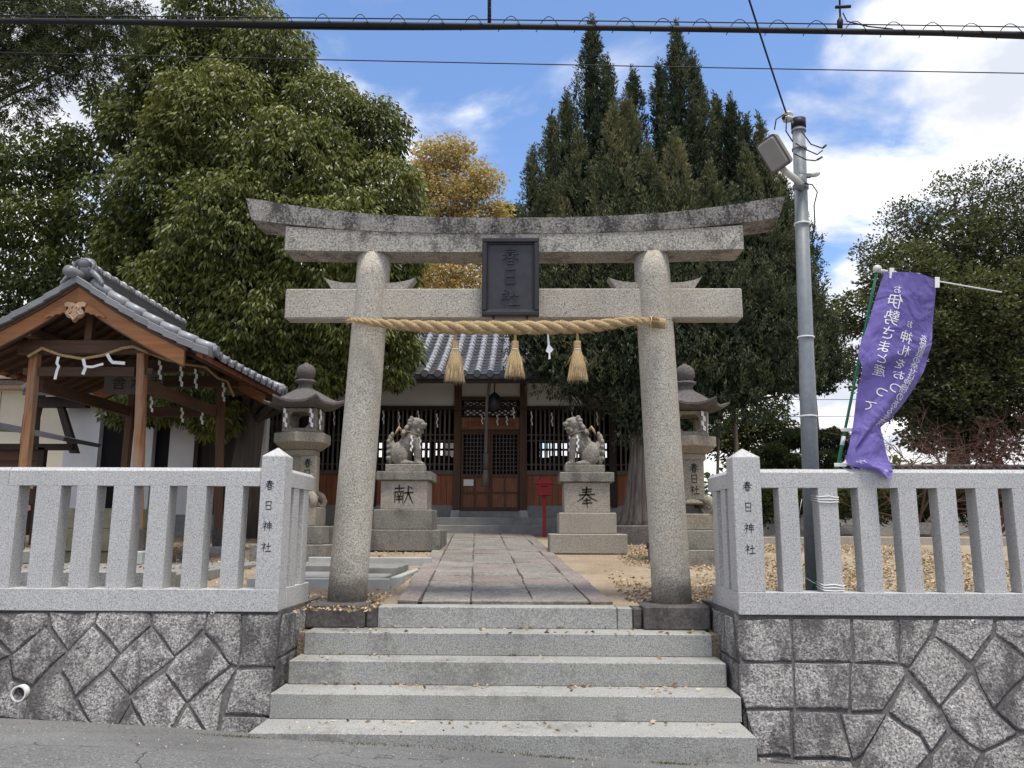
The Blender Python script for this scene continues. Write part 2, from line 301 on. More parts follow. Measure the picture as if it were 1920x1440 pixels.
def np_mesh(name, V, Fq, tint=None, k=4):
    V = np.ascontiguousarray(V, dtype=np.float32); Fq = np.ascontiguousarray(Fq, dtype=np.int32)
    me = bpy.data.meshes.new(name); me.vertices.add(len(V)); me.vertices.foreach_set('co', V.ravel())
    me.loops.add(Fq.size); me.loops.foreach_set('vertex_index', Fq.ravel())
    me.polygons.add(len(Fq)); me.polygons.foreach_set('loop_start', np.arange(0, Fq.size, k, dtype=np.int32))
    me.update(calc_edges=True)
    if tint is not None:
        a = me.attributes.new('tint', 'FLOAT', 'POINT'); a.data.foreach_set('value', np.ascontiguousarray(tint, dtype=np.float32))
    return me
def unit(v): return v/np.maximum(np.linalg.norm(v, axis=1, keepdims=True), 1e-6)
def leaves(P, D, L, W, tint, mid=.45):
    """diamond leaves from P along D, length L, width W"""
    n = len(P); R = rng.normal(size=(n, 3)); Sd = unit(np.cross(D, R)); Nn = np.cross(Sd, D)
    L = np.broadcast_to(np.asarray(L, float).reshape(-1, 1), (n, 1)); W = np.broadcast_to(np.asarray(W, float).reshape(-1, 1), (n, 1))
    V = np.empty((n, 4, 3)); V[:, 0] = P; m_ = P + D*L*mid
    V[:, 1] = m_ + Sd*W/2 + Nn*W*.18; V[:, 3] = m_ - Sd*W/2 + Nn*W*.18; V[:, 2] = P + D*L - np.array([0, 0, 1])*L*.08
    Fq = np.arange(4*n).reshape(n, 4); return V.reshape(-1, 3), Fq, np.repeat(tint, 4)
STROKES = {
 '春': [((.25,.86),(.75,.88)),((.28,.74),(.72,.76)),((.1,.60),(.9,.63)),((.5,.98),(.45,.62),(.28,.42),(.06,.30)),((.52,.62),(.68,.44),(.94,.30)),((.34,.42),(.34,.05)),((.34,.42),(.68,.43),(.68,.03)),((.36,.24),(.66,.25)),((.35,.07),(.67,.08))],
 '日': [((.25,.9),(.25,.1)),((.25,.9),(.75,.92),(.75,.08)),((.27,.52),(.73,.53)),((.26,.13),(.74,.14))],
 '社': [((.22,.97),(.31,.87)),((.06,.74),(.40,.78),(.25,.55),(.03,.36)),((.24,.55),(.24,.02)),((.28,.52),(.43,.40)),((.5,.60),(.92,.62)),((.71,.92),(.71,.12)),((.42,.1),(.98,.12))],
 '神': [((.22,.97),(.31,.87)),((.06,.74),(.40,.78),(.25,.55),(.03,.36)),((.24,.55),(.24,.02)),((.28,.52),(.43,.40)),((.52,.76),(.52,.32)),((.52,.76),(.9,.78),(.9,.30)),((.54,.56),(.88,.57)),((.52,.35),(.9,.36)),((.71,.99),(.71,.0))],
 '奉': [((.28,.86),(.72,.88)),((.30,.74),(.70,.76)),((.12,.60),(.88,.63)),((.5,.99),(.45,.62),(.28,.42),(.04,.28)),((.52,.62),(.70,.44),(1.,.30)),((.35,.33),(.66,.35)),((.28,.19),(.74,.21)),((.5,.44),(.5,-.04))],
 '献': [((.05,.82),(.5,.84)),((.27,.98),(.27,.66)),((.08,.64),(.04,.1)),((.08,.64),(.48,.66),(.47,.08)),((.2,.54),(.25,.46)),((.37,.56),(.32,.46)),((.15,.41),(.42,.42)),((.13,.27),(.43,.28)),((.28,.42),(.28,.08)),((.55,.60),(.98,.63)),((.76,.92),(.72,.5),(.52,.02)),((.76,.6),(.86,.32),(1.,.06)),((.86,.88),(.95,.78))],
}
def glyphs(name, text, org, ex, ez, size, gap, mat, parent, thick=.004, wgt=.085, nrm=None, **k):
    """brush-stroke characters stacked downwards from org (top centre), ex right, ez up"""
    ex = Vector(ex); ez = Vector(ez); nn = Vector(nrm) if nrm else ex.cross(ez) * 1.0
    for ci, ch in enumerate(text):
        o = Vector(org) - ez*(ci*(size+gap)+size) - ex*size/2; bm = bmesh.new()
        for st in STROKES[ch]:
            n = len(st)
            for i in range(n-1):
                a, b_ = Vector(st[i]), Vector(st[i+1]); d = (b_-a).normalized(); s = Vector((-d.y, d.x))
                w0 = wgt*(1.15 if i == 0 else .9); w1 = wgt*(.45 if (i == n-2 and d.y < -.2) else .95)
                a2 = a - d*wgt*.25; b2 = b_ + d*wgt*.25
                q = [a2+s*w0*.3, a2-s*w0*.5, b2-s*w1*.5, b2+s*w1*.4]
                lo = [bm.verts.new(o + ex*p_.x*size + ez*p_.y*size - nn*.002) for p_ in q]; hi = [bm.verts.new(o + ex*p_.x*size + ez*p_.y*size + nn*thick) for p_ in q]
                bm.faces.new(lo[::-1]); bm.faces.new(hi)
                for j in range(4): bm.faces.new((lo[j], lo[(j+1) % 4], hi[(j+1) % 4], hi[j]))
        link(name, bm_mesh(bm), mat, parent, **k)
def shide(bm, p, h, wd, steps=4, n=(0, -1, 0), turn=0.):
    """zigzag paper streamer hanging from p"""
    x, y, z = p; s = h/steps; c, sn = math.cos(turn), math.sin(turn)
    for i in range(steps):
        off = (wd*.30 if i % 2 else -wd*.1)
        pts = [(-wd*.28+off, 0), (wd*.34+off, -s*.3), (wd*.28+off, -s*1.3), (-wd*.32+off, -s*1.0)]
        q = []
        for dy in (0, .004):
            q.append([bm.verts.new((x + a*c - (dy+.004*i)*sn, y + a*sn + (dy+.004*i)*c, z - i*s + b_)) for a, b_ in pts])
        bm.faces.new(q[0]); bm.faces.new(q[1][::-1])
        for j in range(4): bm.faces.new((q[0][j], q[0][(j+1) % 4], q[1][(j+1) % 4], q[1][j]))
def dup(o, parent=None, loc=None, label=None):
    c = o.copy(); COL.objects.link(c)
    if parent is not None: c.parent = parent
    if loc is not None: c.location = loc
    for ch in list(o.children): dup(ch, c)
    if label: c['label'] = label
    return c
GZ = lambda y: 0. if y < 7 else (.055*(y-7) if y < 16.8 else .539)
# ================================================================ the setting
def grid_sheet(name, xs, ys, zf, mat, kind='structure'):
    xs = np.asarray(xs); ys = np.asarray(ys); X, Y = np.meshgrid(xs, ys); Z = np.vectorize(zf)(X, Y)
    V = np.stack([X.ravel(), Y.ravel(), Z.ravel()], 1); nx = len(xs)
    i, j = np.meshgrid(np.arange(nx-1), np.arange(len(ys)-1)); a = (j*nx+i).ravel()
    o = link(name, np_mesh(name, V, np.stack([a, a+1, a+nx+1, a+nx], 1)), mat, None, smooth=True); o['kind'] = kind; return o
def roadz(x, y):
    xx = max(-7, min(7, x)); z = -.71 - .045*(xx+1.83)
    if y > 4.4: z += -.17*(y-5.61)
    else: z += .2057 - .02*(4.4-y)
    return z - .004*math.sin(x*3.1+y*2.3)
ys = [-60, -30, -12, -6, -3, 0, 2, 3, 4, 4.4, 4.8, 5.2, 5.6, 6.0, 6.6]
grid_sheet('road', [-200, -60, -25, -12] + list(np.linspace(-7, 7, 29)) + [12, 25, 60, 200], ys, roadz, M['asphalt'])
grid_sheet('ground', [-400, -150, -60, -30, -15] + list(np.linspace(-10, 10, 41)) + [15, 30, 60, 150, 400],
           [7.12] + list(np.linspace(7.4, 17, 40)) + [20, 30, 60, 150, 600], lambda x, y: GZ(y) - .012 + .006*math.sin(x*2.1)*math.cos(y*1.7), M['sand'])
for (a_, b_) in ((-400, -1.86), (1.56, 400)): grid_sheet('ground', [a_, b_] if a_ > 0 else [a_, b_], [6.46, 7.12], lambda x, y: -.012, M['sand'])
box('ground', -1.84, 1.54, 7.1, 7.6, -.3, -.014, M['sand'])['kind'] = 'structure'
box('ground', -1.84, 1.54, 6.72, 7.09, -1.2, -.185, M['sand'])['kind'] = 'structure'
# retaining walls -------------------------------------------------------------
LW= [[(-4.094,-0.0),(-3.609,0.002),(-3.595,-0.091),(-3.788,-0.281),(-4.041,-0.139)],[(-3.609,0.002),(-3.236,0.004),(-3.247,-0.073),(-3.388,-0.264),(-3.578,-0.091)],[(-3.236,0.004),(-2.83,0.007),(-2.806,-0.086),(-2.987,-0.276),(-3.236,-0.081)],[(-2.83,0.007),(-2.399,0.009),(-2.405,-0.114),(-2.578,-0.296),(-2.795,-0.094)],[(-2.399,0.009),(-2.146,0.011),(-2.099,-0.351),(-2.167,-0.337),(-2.394,-0.13)],[(-4.038,-0.147),(-3.808,-0.296),(-3.951,-0.378)],[(-3.601,-0.098),(-3.394,-0.271),(-3.567,-0.491),(-3.728,-0.449),(-3.803,-0.311)],[(-3.244,-0.081),(-2.993,-0.284),(-3.229,-0.56),(-3.389,-0.389),(-3.383,-0.279)],[(-2.804,-0.094),(-2.585,-0.303),(-2.845,-0.55),(-3.038,-0.387),(-2.985,-0.283)],[(-2.392,-0.137),(-2.16,-0.349),(-2.419,-0.589),(-2.626,-0.398),(-2.577,-0.303)],[(-3.946,-0.393),(-3.797,-0.326),(-3.726,-0.456),(-3.565,-0.59),(-3.556,-0.708),(-3.833,-0.689)],[(-3.401,-0.404),(-3.232,-0.574),(-3.07,-0.738),(-3.519,-0.721),(-3.56,-0.604),(-3.556,-0.498)],[(-3.044,-0.394),(-2.86,-0.557),(-2.824,-0.599),(-2.887,-0.771),(-3.06,-0.745),(-3.216,-0.574)],[(-2.625,-0.406),(-2.425,-0.596),(-2.506,-0.782),(-2.657,-0.776),(-2.816,-0.599),(-2.835,-0.557)],[(-2.155,-0.359),(-2.118,-0.381),(-2.177,-0.524),(-2.173,-0.799),(-2.22,-0.8),(-2.409,-0.596)],[(-2.871,-0.771),(-2.82,-0.613),(-2.664,-0.779)],[(-2.481,-0.788),(-2.414,-0.61),(-2.228,-0.8)],[(-2.145,0.003),(-1.845,0.004),(-1.826,-0.357),(-2.09,-0.359)],[(-2.112,-0.369),(-1.828,-0.364),(-1.819,-0.668),(-2.14,-0.663)],[(-2.148,-0.677),(-1.821,-0.675),(-1.833,-0.823),(-2.144,-0.826)]]
RW= [[(1.546,-0.015),(1.954,-0.013),(1.918,-0.304),(1.57,-0.302),(1.517,-0.219)],[(1.961,-0.013),(2.401,-0.01),(2.352,-0.301),(1.927,-0.304)],[(2.409,-0.01),(2.741,-0.009),(2.677,-0.306),(2.365,-0.301)],[(2.748,-0.009),(3.01,-0.007),(2.961,-0.113),(2.742,-0.335),(2.688,-0.309)],[(1.528,-0.314),(1.917,-0.311),(1.875,-0.6),(1.533,-0.603),(1.501,-0.499)],[(1.929,-0.311),(2.327,-0.309),(2.255,-0.602),(1.885,-0.604)],[(2.337,-0.311),(2.706,-0.321),(2.71,-0.385),(2.485,-0.609),(2.268,-0.611)],[(1.531,-0.612),(1.852,-0.614),(1.805,-0.877),(1.575,-0.878)],[(1.865,-0.614),(2.174,-0.616),(2.211,-0.903),(1.818,-0.887)],[(2.186,-0.621),(2.505,-0.623),(2.405,-0.751),(2.277,-0.877),(2.217,-0.897)],[(2.992,-0.128),(3.144,-0.31),(3.159,-0.368),(2.887,-0.579),(2.733,-0.356),(2.932,-0.158)],[(3.417,-0.125),(3.596,-0.286),(3.569,-0.365),(3.269,-0.59),(3.21,-0.431),(3.202,-0.317)],[(2.988,-0.121),(3.039,-0.007),(3.45,-0.005),(3.401,-0.111),(3.193,-0.296)],[(3.46,-0.005),(3.789,-0.003),(3.732,-0.168),(3.603,-0.264),(3.432,-0.113)],[(2.706,-0.399),(2.875,-0.593),(2.916,-0.721),(2.757,-0.854),(2.718,-0.749),(2.53,-0.616)],[(3.167,-0.382),(3.257,-0.604),(3.382,-0.737),(3.111,-0.851),(2.933,-0.714),(2.898,-0.579)],[(2.512,-0.636),(2.707,-0.76),(2.746,-0.867),(2.621,-0.97),(2.233,-0.973),(2.295,-0.864)],[(3.569,-0.386),(3.69,-0.553),(3.445,-0.73),(3.386,-0.724),(3.275,-0.597)],[(2.937,-0.727),(3.093,-0.861),(3.009,-0.967),(2.733,-0.969),(2.76,-0.873)],[(3.44,-0.744),(3.541,-0.886),(3.455,-0.963),(3.068,-0.967),(3.116,-0.861),(3.377,-0.751)],[(1.573,-0.889),(2.205,-0.912),(2.218,-0.973),(1.559,-0.979)],[(3.616,-0.271),(3.737,-0.175),(3.902,-0.356),(3.703,-0.539),(3.582,-0.372)]]
rs = random.Random(3)
def stone_piece(poly, frame, parent, out=.022, gapw=.006, mat=None):
    """irregular stone: outline set in from the joint, rounded and uneven face. frame(u,v,d) -> world"""
    cxp = sum(p[0] for p in poly)/len(poly); cyp = sum(p[1] for p in poly)/len(poly)
    # densify + roughen the outline
    P = []
    n = len(poly)
    for i in range(n):
        a, b_ = poly[i], poly[(i+1) % n]; k = max(1, int(math.hypot(b_[0]-a[0], b_[1]-a[1])/.11))
        for j in range(k):
            f = j/k; P.append((a[0]+(b_[0]-a[0])*f + rs.uniform(-1, 1)*.007, a[1]+(b_[1]-a[1])*f + rs.uniform(-1, 1)*.007))
    bm = bmesh.new(); rings = []
    for ins, d in ((gapw*.7, -.03), (gapw, out*.5), (gapw+.010, out*.9), (gapw+.06, out)):
        R = []
        for (x, z) in P:
            L = math.hypot(x-cxp, z-cyp); f = max(.12, (L-ins)/L)
            R.append(bm.verts.new(frame(cxp+(x-cxp)*f, cyp+(z-cyp)*f, d + (rs.uniform(-1, 1)*.006 if d > .012 else 0))))
        rings.append(R)
    m_ = len(P)
    for A, B in zip(rings, rings[1:]):
        for j in range(m_): bm.faces.new((A[j], A[(j+1) % m_], B[(j+1) % m_], B[j]))
    c = bm.verts.new(frame(cxp, cyp, out + rs.uniform(-.005, .014)))
    for j in range(m_): bm.faces.new((rings[-1][j], rings[-1][(j+1) % m_], c))
    return link('stone', bm_mesh(bm), mat or M['wallstone'], parent, loc=frame(cxp, cyp, 0), smooth=False)
bn = Vector((0, -1, .39)).normalized()
fr_front = lambda x, z, d: Vector((x, 6.28+.39*z, z)) + bn*d
def wall(side, label, stones, xc, xo):
    t_ = empty('retaining_wall', (xc, 6.4, -1), label, 'wall', 'retaining walls beside the steps')
    prof = [(6.285, .03), (6.285+.39*-1.2, -1.2), (7.6, -1.2), (7.6, .03)]
    prism('mortar_body', prof, 'x', min(xc, xo), max(xc, xo), M['mortar'], t_)
    for s_ in stones: stone_piece(s_, fr_front, t_)
    # beyond the traced pieces: more diamonds of the same size
    g = .36
    x0, x1 = (xo+.1, -4.12) if side < 0 else (3.95, xo-.1)
    rows = 5
    for r_ in range(rows):
        zc_ = -.03 - r_*.19; k = 0; xx = x0 + (g/2 if r_ % 2 else 0)
        while xx < x1:
            top = min(0, zc_+.19); d = .17
            q = [(xx-g*.5, zc_), (xx, top), (xx+g*.5, zc_), (xx, zc_-.19)]
            if r_ == 0: q = [(xx-g*.5, 0), (xx+g*.5, 0), (xx+g*.5, zc_), (xx, zc_-.19), (xx-g*.5, zc_)]
            stone_piece(q, fr_front, t_); xx += g
    # stones of the inner side face, next to the steps
    sgn = 1 if side < 0 else -1
    fs = lambda y, z, d: Vector((xc + sgn*d, y, z))
    for (a, b_) in ((0, -.30), (-.31, -.60), (-.61, -.92)):
        for (c0, c1) in ((0, .36), (.37, .66)):
            ya = 6.30 + .39*a; yb = 6.30+.39*b_
            p0 = ya+.02 if c0 == 0 else 6.32+c0; p1 = yb+.02 if c0 == 0 else 6.32+c0
            stone_piece([(p0, a), (6.32+c1, a), (6.32+c1, b_), (p1, b_)], fs, t_, out=.018)
    return t_
wl = wall(-1, 'retaining wall of rough grey diamond-set stones left of the steps, with a pipe end in it', LW, -1.85, -5.6)
wr = wall(1, 'retaining wall of squared and diamond-set rough stones right of the steps', RW, 1.545, 5.6)
for (x, z, r_, par, nm) in ((-3.635, -.535, .056, wl, 'drain_pipe'), (-1.98+.6-.98, .012, .012, wl, 'weep_pipe'), (3.29, -.02, .014, wr, 'weep_pipe')):
    bm = bmesh.new(); y0 = 6.28+.39*z-.045
    o_ = [(x+math.cos(a)*rr, yy, z+math.sin(a)*rr) for yy, rr in ((y0+.12, r_), (y0, r_), (y0, r_*.82), (y0+.12, r_*.82)) for a in [2*math.pi*k/20 for k in range(20)]]
    vs = [bm.verts.new(q) for q in o_]
    for s_ in range(3):
        for j in range(20): bm.faces.new((vs[s_*20+j], vs[s_*20+(j+1) % 20], vs[(s_+1)*20+(j+1) % 20], vs[(s_+1)*20+j]))
    bm.faces.new(vs[60:80])
    link(nm, bm_mesh(bm), M['plastic'], par, smooth=False)
# steps ----------------------------------------------------------------------
st = empty('stone_steps', (-.15, 6.2, -.9), 'flight of five broad grey granite steps up to the gate', 'steps')
for i, (yf, yb, z, x0, x1) in enumerate(((5.61, 6.04, -.684, -1.83, 1.49), (6.0, 6.38, -.513, -1.815, 1.50), (6.34, 6.67, -.342, -1.79, 1.485), (6.63, 7.0, -.171, -1.76, 1.45))):
    box('step', x0, x1, yf, yb, z-(.171 if i else .45), z, M['granite_step'], st, .006)
box('step', -1.235, .742, 6.93, 7.16, -.171, 0, M['granite_step'], st, .006)
box('step', .748, .868, 6.93, 7.16, -.171, -.002, M['granite_step'], st, .005)
# path -----------------------------------------------------------------------
path = grid_sheet('path', [0, 1], [7.165, 16.5], lambda x, y: GZ(y)+.008, M['soil'])
me = path.data
def pedge(y): f = (y-7.05)/7.45; return -1.11-.42*f, .735-.525*f
for v_ in me.vertices:
    a, b_ = pedge(v_.co.y); v_.co.x = a if v_.co.x < .5 else b_
rp = random.Random(5)
def slab(s0, s1, y0, y1, mat):
    bm = bmesh.new(); h = .022 + rp.uniform(-.004, .004); tl = rp.uniform(-.004, .004)
    q = []
    for (s, y) in ((s0, y0), (s1, y0), (s1, y1), (s0, y1)):
        a, b_ = pedge(y); q.append((a+(b_-a)*s+rp.uniform(-.012, .012), y+rp.uniform(-.006, .006)))
    lo = [bm.verts.new((x, y, GZ(y)-.03)) for x, y in q]; hi = [bm.verts.new((x, y, GZ(y)+h+(tl if i in (0, 3) else -tl))) for i, (x, y) in enumerate(q)]
    bm.faces.new(lo[::-1]); bm.faces.new(hi)
    for j in range(4): bm.faces.new((lo[j], lo[(j+1) % 4], hi[(j+1) % 4], hi[j]))
    bmesh.ops.bevel(bm, geom=[e_ for e_ in bm.edges], offset=.006, segments=1, affect='EDGES')
    link('paving_slab', bm_mesh(bm), mat, path, loc=(q[0][0], q[0][1], GZ(q[0][1])))
for (s0, s1, lens, red) in ((0, .103, (1.1, 1.5), .75), (.111, .343, (.35, .75), .25), (.350, .634, (.35, .75), .2), (.641, .893, (.35, .75), .15), (.900, 1., (1.1, 1.5), .8)):
    y = 7.17
    while y < 16.4:
        L_ = rp.uniform(*lens); y1 = min(16.45, y+L_)
        slab(s0, s1, y, y1-.032, M['paver_red'] if rp.random() < red else M['paver']); y = y1
# gate foundation stones
for (nm, x0, x1, y0, lab) in (('foundation_stone', -1.84, -1.34, 6.9, 'dark stained foundation block under the left gate pillar'), ('foundation_stone', -1.335, -1.24, 6.93, 'narrow dark block between the left gate pillar block and the top step'),
                              ('foundation_stone', .875, .955, 6.96, 'narrow dark block between the top step and the right gate pillar block'), ('foundation_stone', .96, 1.50, 6.88, 'dark stained foundation block under the right gate pillar')):
    o = box(nm, x0, x1, y0, 7.55, -.172, .018 if x1-x0 > .2 else -.004, M['dark_stone'], None, .012, loc=((x0+x1)/2, 7.2, -.172)); tag(o, lab, 'stone block', 'foundation blocks of the gate')
# low slabs left of the path
dr = empty('drain_cover', (-2.1, 9.2, GZ(9.2)), 'flat grey stone slab drain cover with pale rims on the sand left of the path', 'drain cover')
for (x0, x1, y0, y1, z) in ((-2.6, -2.02, 9.3, 10.3, .07), (-1.98, -1.42, 9.0, 9.95, .08), (-2.62, -2.0, 8.3, 9.2, .06), (-1.98, -1.45, 8.25, 8.9, .06)):
    box('cover_slab', x0, x1, y0, y1, GZ(y0)-.05, GZ(y0)+z+.03, M['concrete'], dr, .01)
for (x0, x1, y0, y1) in ((-2.75, -1.35, 8.12, 8.2), (-2.75, -1.2, 10.38, 10.46), (-1.36, -1.28, 8.25, 10.3)):
    box('rim', x0, x1, y0, y1, GZ(y0)-.05, GZ(y0)+.09, M['concrete_pale'], dr, .008)

# ================================================================ stone fences
BL = [(-4.5,-4.25),(-4.19,-3.95),(-3.81,-3.618),(-3.491,-3.336),(-3.205,-3.046),(-2.919,-2.768),(-2.63,-2.479),(-2.333,-2.195)]
BR = [(1.921,2.067),(2.221,2.368),(2.522,2.668),(2.825,2.965),(3.121,3.262),(3.411,3.58),(3.686,3.831),(3.99,4.13),(4.28,4.42)]
def fence(side, label):
    xi = -1.87 if side < 0 else 1.575              # inner corner
    xo = -5.6 if side < 0 else 5.6
    f = empty('stone_fence', (xi, 6.35, .02), label, 'fence', 'granite fences beside the gate')
    xe = -2.055 if side < 0 else 1.785              # where the corner post ends
    zb0, zb1, zr0, zr1 = .018, .182, .958, 1.10
    box('base_rail', xo, xi-.0*side, 6.25, 6.47, zb0, zb1, M['granite'], f, .004)
    jx = -4.035 if side < 0 else 4.6
    for (a, b_) in ((xo, jx-.002), (jx+.002, xe)) if side < 0 else ((xe, jx-.002), (jx+.002, xo)):
        pr = [(6.275, zr0), (6.275, zr1-.028), (6.30, zr1), (6.40, zr1), (6.425, zr1-.028), (6.425, zr0)]
        prism('top_rail', pr, 'x', min(a, b_), max(a, b_), M['granite'], f)
    for a, b_ in (BL if side < 0 else BR):
        box('baluster', a, b_, 6.275, 6.275+min(.15, b_-a), zb1, zr0, M['granite'], f, .003)
    # corner post with a low pyramid cap
    x0, x1 = sorted((xi, xe)); y0, y1 = 6.255, 6.455; zt = 1.19
    bm = bmesh.new(); vs = [bm.verts.new((x, y, z)) for z in (zb1, zt) for x, y in ((x0, y0), (x1, y0), (x1, y1), (x0, y1))]; tp = bm.verts.new(((x0+x1)/2, (y0+y1)/2, zt+.075))
    bm.faces.new(vs[:4][::-1])
    for j in range(4): bm.faces.new((vs[j], vs[(j+1) % 4], vs[4+(j+1) % 4], vs[4+j])); bm.faces.new((vs[4+j], vs[4+(j+1) % 4], tp))
    bmesh.ops.bevel(bm, geom=[e_ for e_ in bm.edges], offset=.004, segments=1, affect='EDGES')
    cp = link('corner_post', bm_mesh(bm), M['granite'], f)
    xm = (x0+x1)/2 + (-.02 if side < 0 else .0)
    glyphs('carved_character', '春日神社', (xm, y0, 1.003), (1, 0, 0), (0, 0, 1), .076, .081, M['ink'], cp, thick=.0012, wgt=.10, nrm=(0, -1, 0))
    # return towards the gate
    s_ = 1 if side < 0 else -1
    xa, xb = sorted((xi, xi - s_*.16))
    box('base_rail', *sorted((xi-s_*.001, xi - s_*.2)), 6.475, 7.12, zb0, zb1, M['granite'], f, .004)
    pr = [(xa, zr0), (xa, zr1-.028), (xa+.025, zr1), (xb-.025, zr1), (xb, zr1-.028), (xb, zr0)]
    prism('top_rail', pr, 'y', 6.458, 7.14, M['granite'], f)
    for ya in (6.56, 6.86): box('baluster', xa+.006, xb-.006, ya, ya+.15, zb1, zr0, M['granite'], f, .003)
    return f
fence(-1, 'pale granite baluster fence left of the gate, its corner post lettered in black')
fence(1, 'pale granite baluster fence right of the gate, where the purple banner is tied')

# ================================================================ the gate
gate = empty('torii_gate', (-.15, 7.22, 0), 'large weathered stone torii gate with an upswept black-stained top beam', 'gate')
def pillar(xb, xt, rb, rt):
    prof = [(0, .0), (.12, 0), (.5, 0)]
    bm = bmesh.new(); n = 40; rings = []
    for k in range(15):
        f = k/14; z = .018 + f*3.118; r_ = rb + (rt-rb)*f; 
        if k == 14: r_ *= .985
        rings.append([bm.verts.new((xb+(xt-xb)*f + r_*math.cos(2*math.pi*j/n), 7.22 + r_*math.sin(2*math.pi*j/n), z)) for j in range(n)])
    for A, B in zip(rings, rings[1:]):
        for j in range(n): bm.faces.new((A[j], A[(j+1) % n], B[(j+1) % n], B[j]))
    bm.faces.new(rings[0][::-1]); bm.faces.new(rings[-1])
    return link('pillar', bm_mesh(bm), M['granite_old'], gate, smooth=True)
pillar(-1.560, -1.424, .168, .154); pillar(1.250, 1.150, .168, .162)
box('tie_beam', -2.214, 1.95, 7.13, 7.31, 2.519, 2.80, M['granite_old'], gate, .012)
XC = -.125
def beam(name, x0, x1, zlo, zhi, y0, y1, mat, splits, cut=0., seg=14, under=0.):
    xs0 = [x0] + splits + [x1]
    for a, b_ in zip(xs0, xs0[1:]):
        bm = bmesh.new(); rings = []
        a2, b2 = a+(.0015 if a != x0 else 0), b_-(.0015 if b_ != x1 else 0)
        for k in range(seg+1):
            x = a2+(b2-a2)*k/seg; xt = x
            lo, hi = zlo(x), zhi(x)
            f0 = 1 if (k == 0 and a == x0) else 0; f1 = 1 if (k == seg and b_ == x1) else 0
            dx = (-cut if f0 else 0)+(cut if f1 else 0)
            rings.append([bm.verts.new(p_) for p_ in ((x, y0+under, lo), (x+dx, y0, hi), (x+dx*1.05, (y0+y1)/2, hi+.018*(under > 0)), (x+dx, y1, hi), (x, y1-under, lo))])
        for A, B in zip(rings, rings[1:]):
            for j in range(5): bm.faces.new((A[j], B[j], B[(j+1) % 5], A[(j+1) % 5]))
        bm.faces.new(rings[0]); bm.faces.new(rings[-1][::-1])
        link(name, bm_mesh(bm), mat, gate)
up = lambda x, k, p: k*(abs(x-XC)/2.5)**p
beam('lower_lintel', -2.225, 1.969, lambda x: 3.126+up(x, .035, 2.2), lambda x: 3.312+up(x, .10, 2.4), 7.07, 7.40, M['granite_spot'], [-.12], 0)
beam('upper_lintel', -2.545, 2.30, lambda x: 3.300+up(x, .155, 2.6), lambda x: 3.440+up(x, .215, 2.6), 7.03, 7.46, M['granite_lichen'], [-.317], .055, 18, .03)
for xp, hw in ((-1.45, .16), (1.17, .165)):           # upturned wedges either side of each pillar
    for s_ in (-1, 1):
        a = xp + s_*hw
        pts = [(a - s_*.04, 2.802), (a + s_*.19, 2.802), (a + s_*.265, 2.915), (a + s_*.17, 2.872), (a + s_*.08, 2.862), (a - s_*.04, 2.862)]
        prism('wedge', pts, 'y', 7.15, 7.29, M['granite_old'], gate, .006)
    tube('binding_wire', [(xp + (hw+.012)*math.cos(a), 7.22+(hw+.012)*math.sin(a), 2.50+.01*math.sin(a)) for a in [2*math.pi*k/24 for k in range(25)]], .0022, M['ink_worn'], gate, 5)
# name plaque
pq = empty('gate_plaque', (-.15, 7.0, 2.5), 'dark bronze framed plaque with three raised characters in the middle of the gate', 'plaque')
px0, px1, pz0, pz1, py = -.405, .108, 2.505, 3.232, 6.99
box('panel', px0+.035, px1-.035, py+.02, py+.05, pz0+.035, pz1-.035, M['bronze_lt'], pq, .002)
for k_, (a, b_, c_, d_) in enumerate(((px0, px1, pz1-.045, pz1), (px0, px1, pz0, pz0+.045), (px0, px0+.045, pz0+.045, pz1-.045), (px1-.045, px1, pz0+.045, pz1-.045))):
    box('frame_bar', a, b_, py-.012, py+.065, c_, d_, M['bronze'], pq, .008)
for (a, b_, c_, d_) in ((px0+.047, px1-.047, pz1-.060, pz1-.047), (px0+.047, px1-.047, pz0+.047, pz0+.060), (px0+.047, px0+.060, pz0+.061, pz1-.061), (px1-.060, px1-.047, pz0+.061, pz1-.061)):
    box('inner_moulding', a, b_, py+.005, py+.045, c_, d_, M['bronze'], pq, .003)
glyphs('raised_character', '春日社', ((px0+px1)/2, py+.02, pz1-.085), (1, 0, 0), (0, 0, 1), .165, .03, M['bronze_lt'], pq, thick=.012, wgt=.075, nrm=(0, -1, 0))
for x in (-.30, 0.0): box('bracket', x-.012, x+.012, py+.066, 7.128, 2.56, 2.60, M['bronze'], pq)
for x in (-.30, 0.0): box('bracket', x-.012, x+.012, py+.02, py+.06, 2.485, 2.504, M['bronze'], pq)

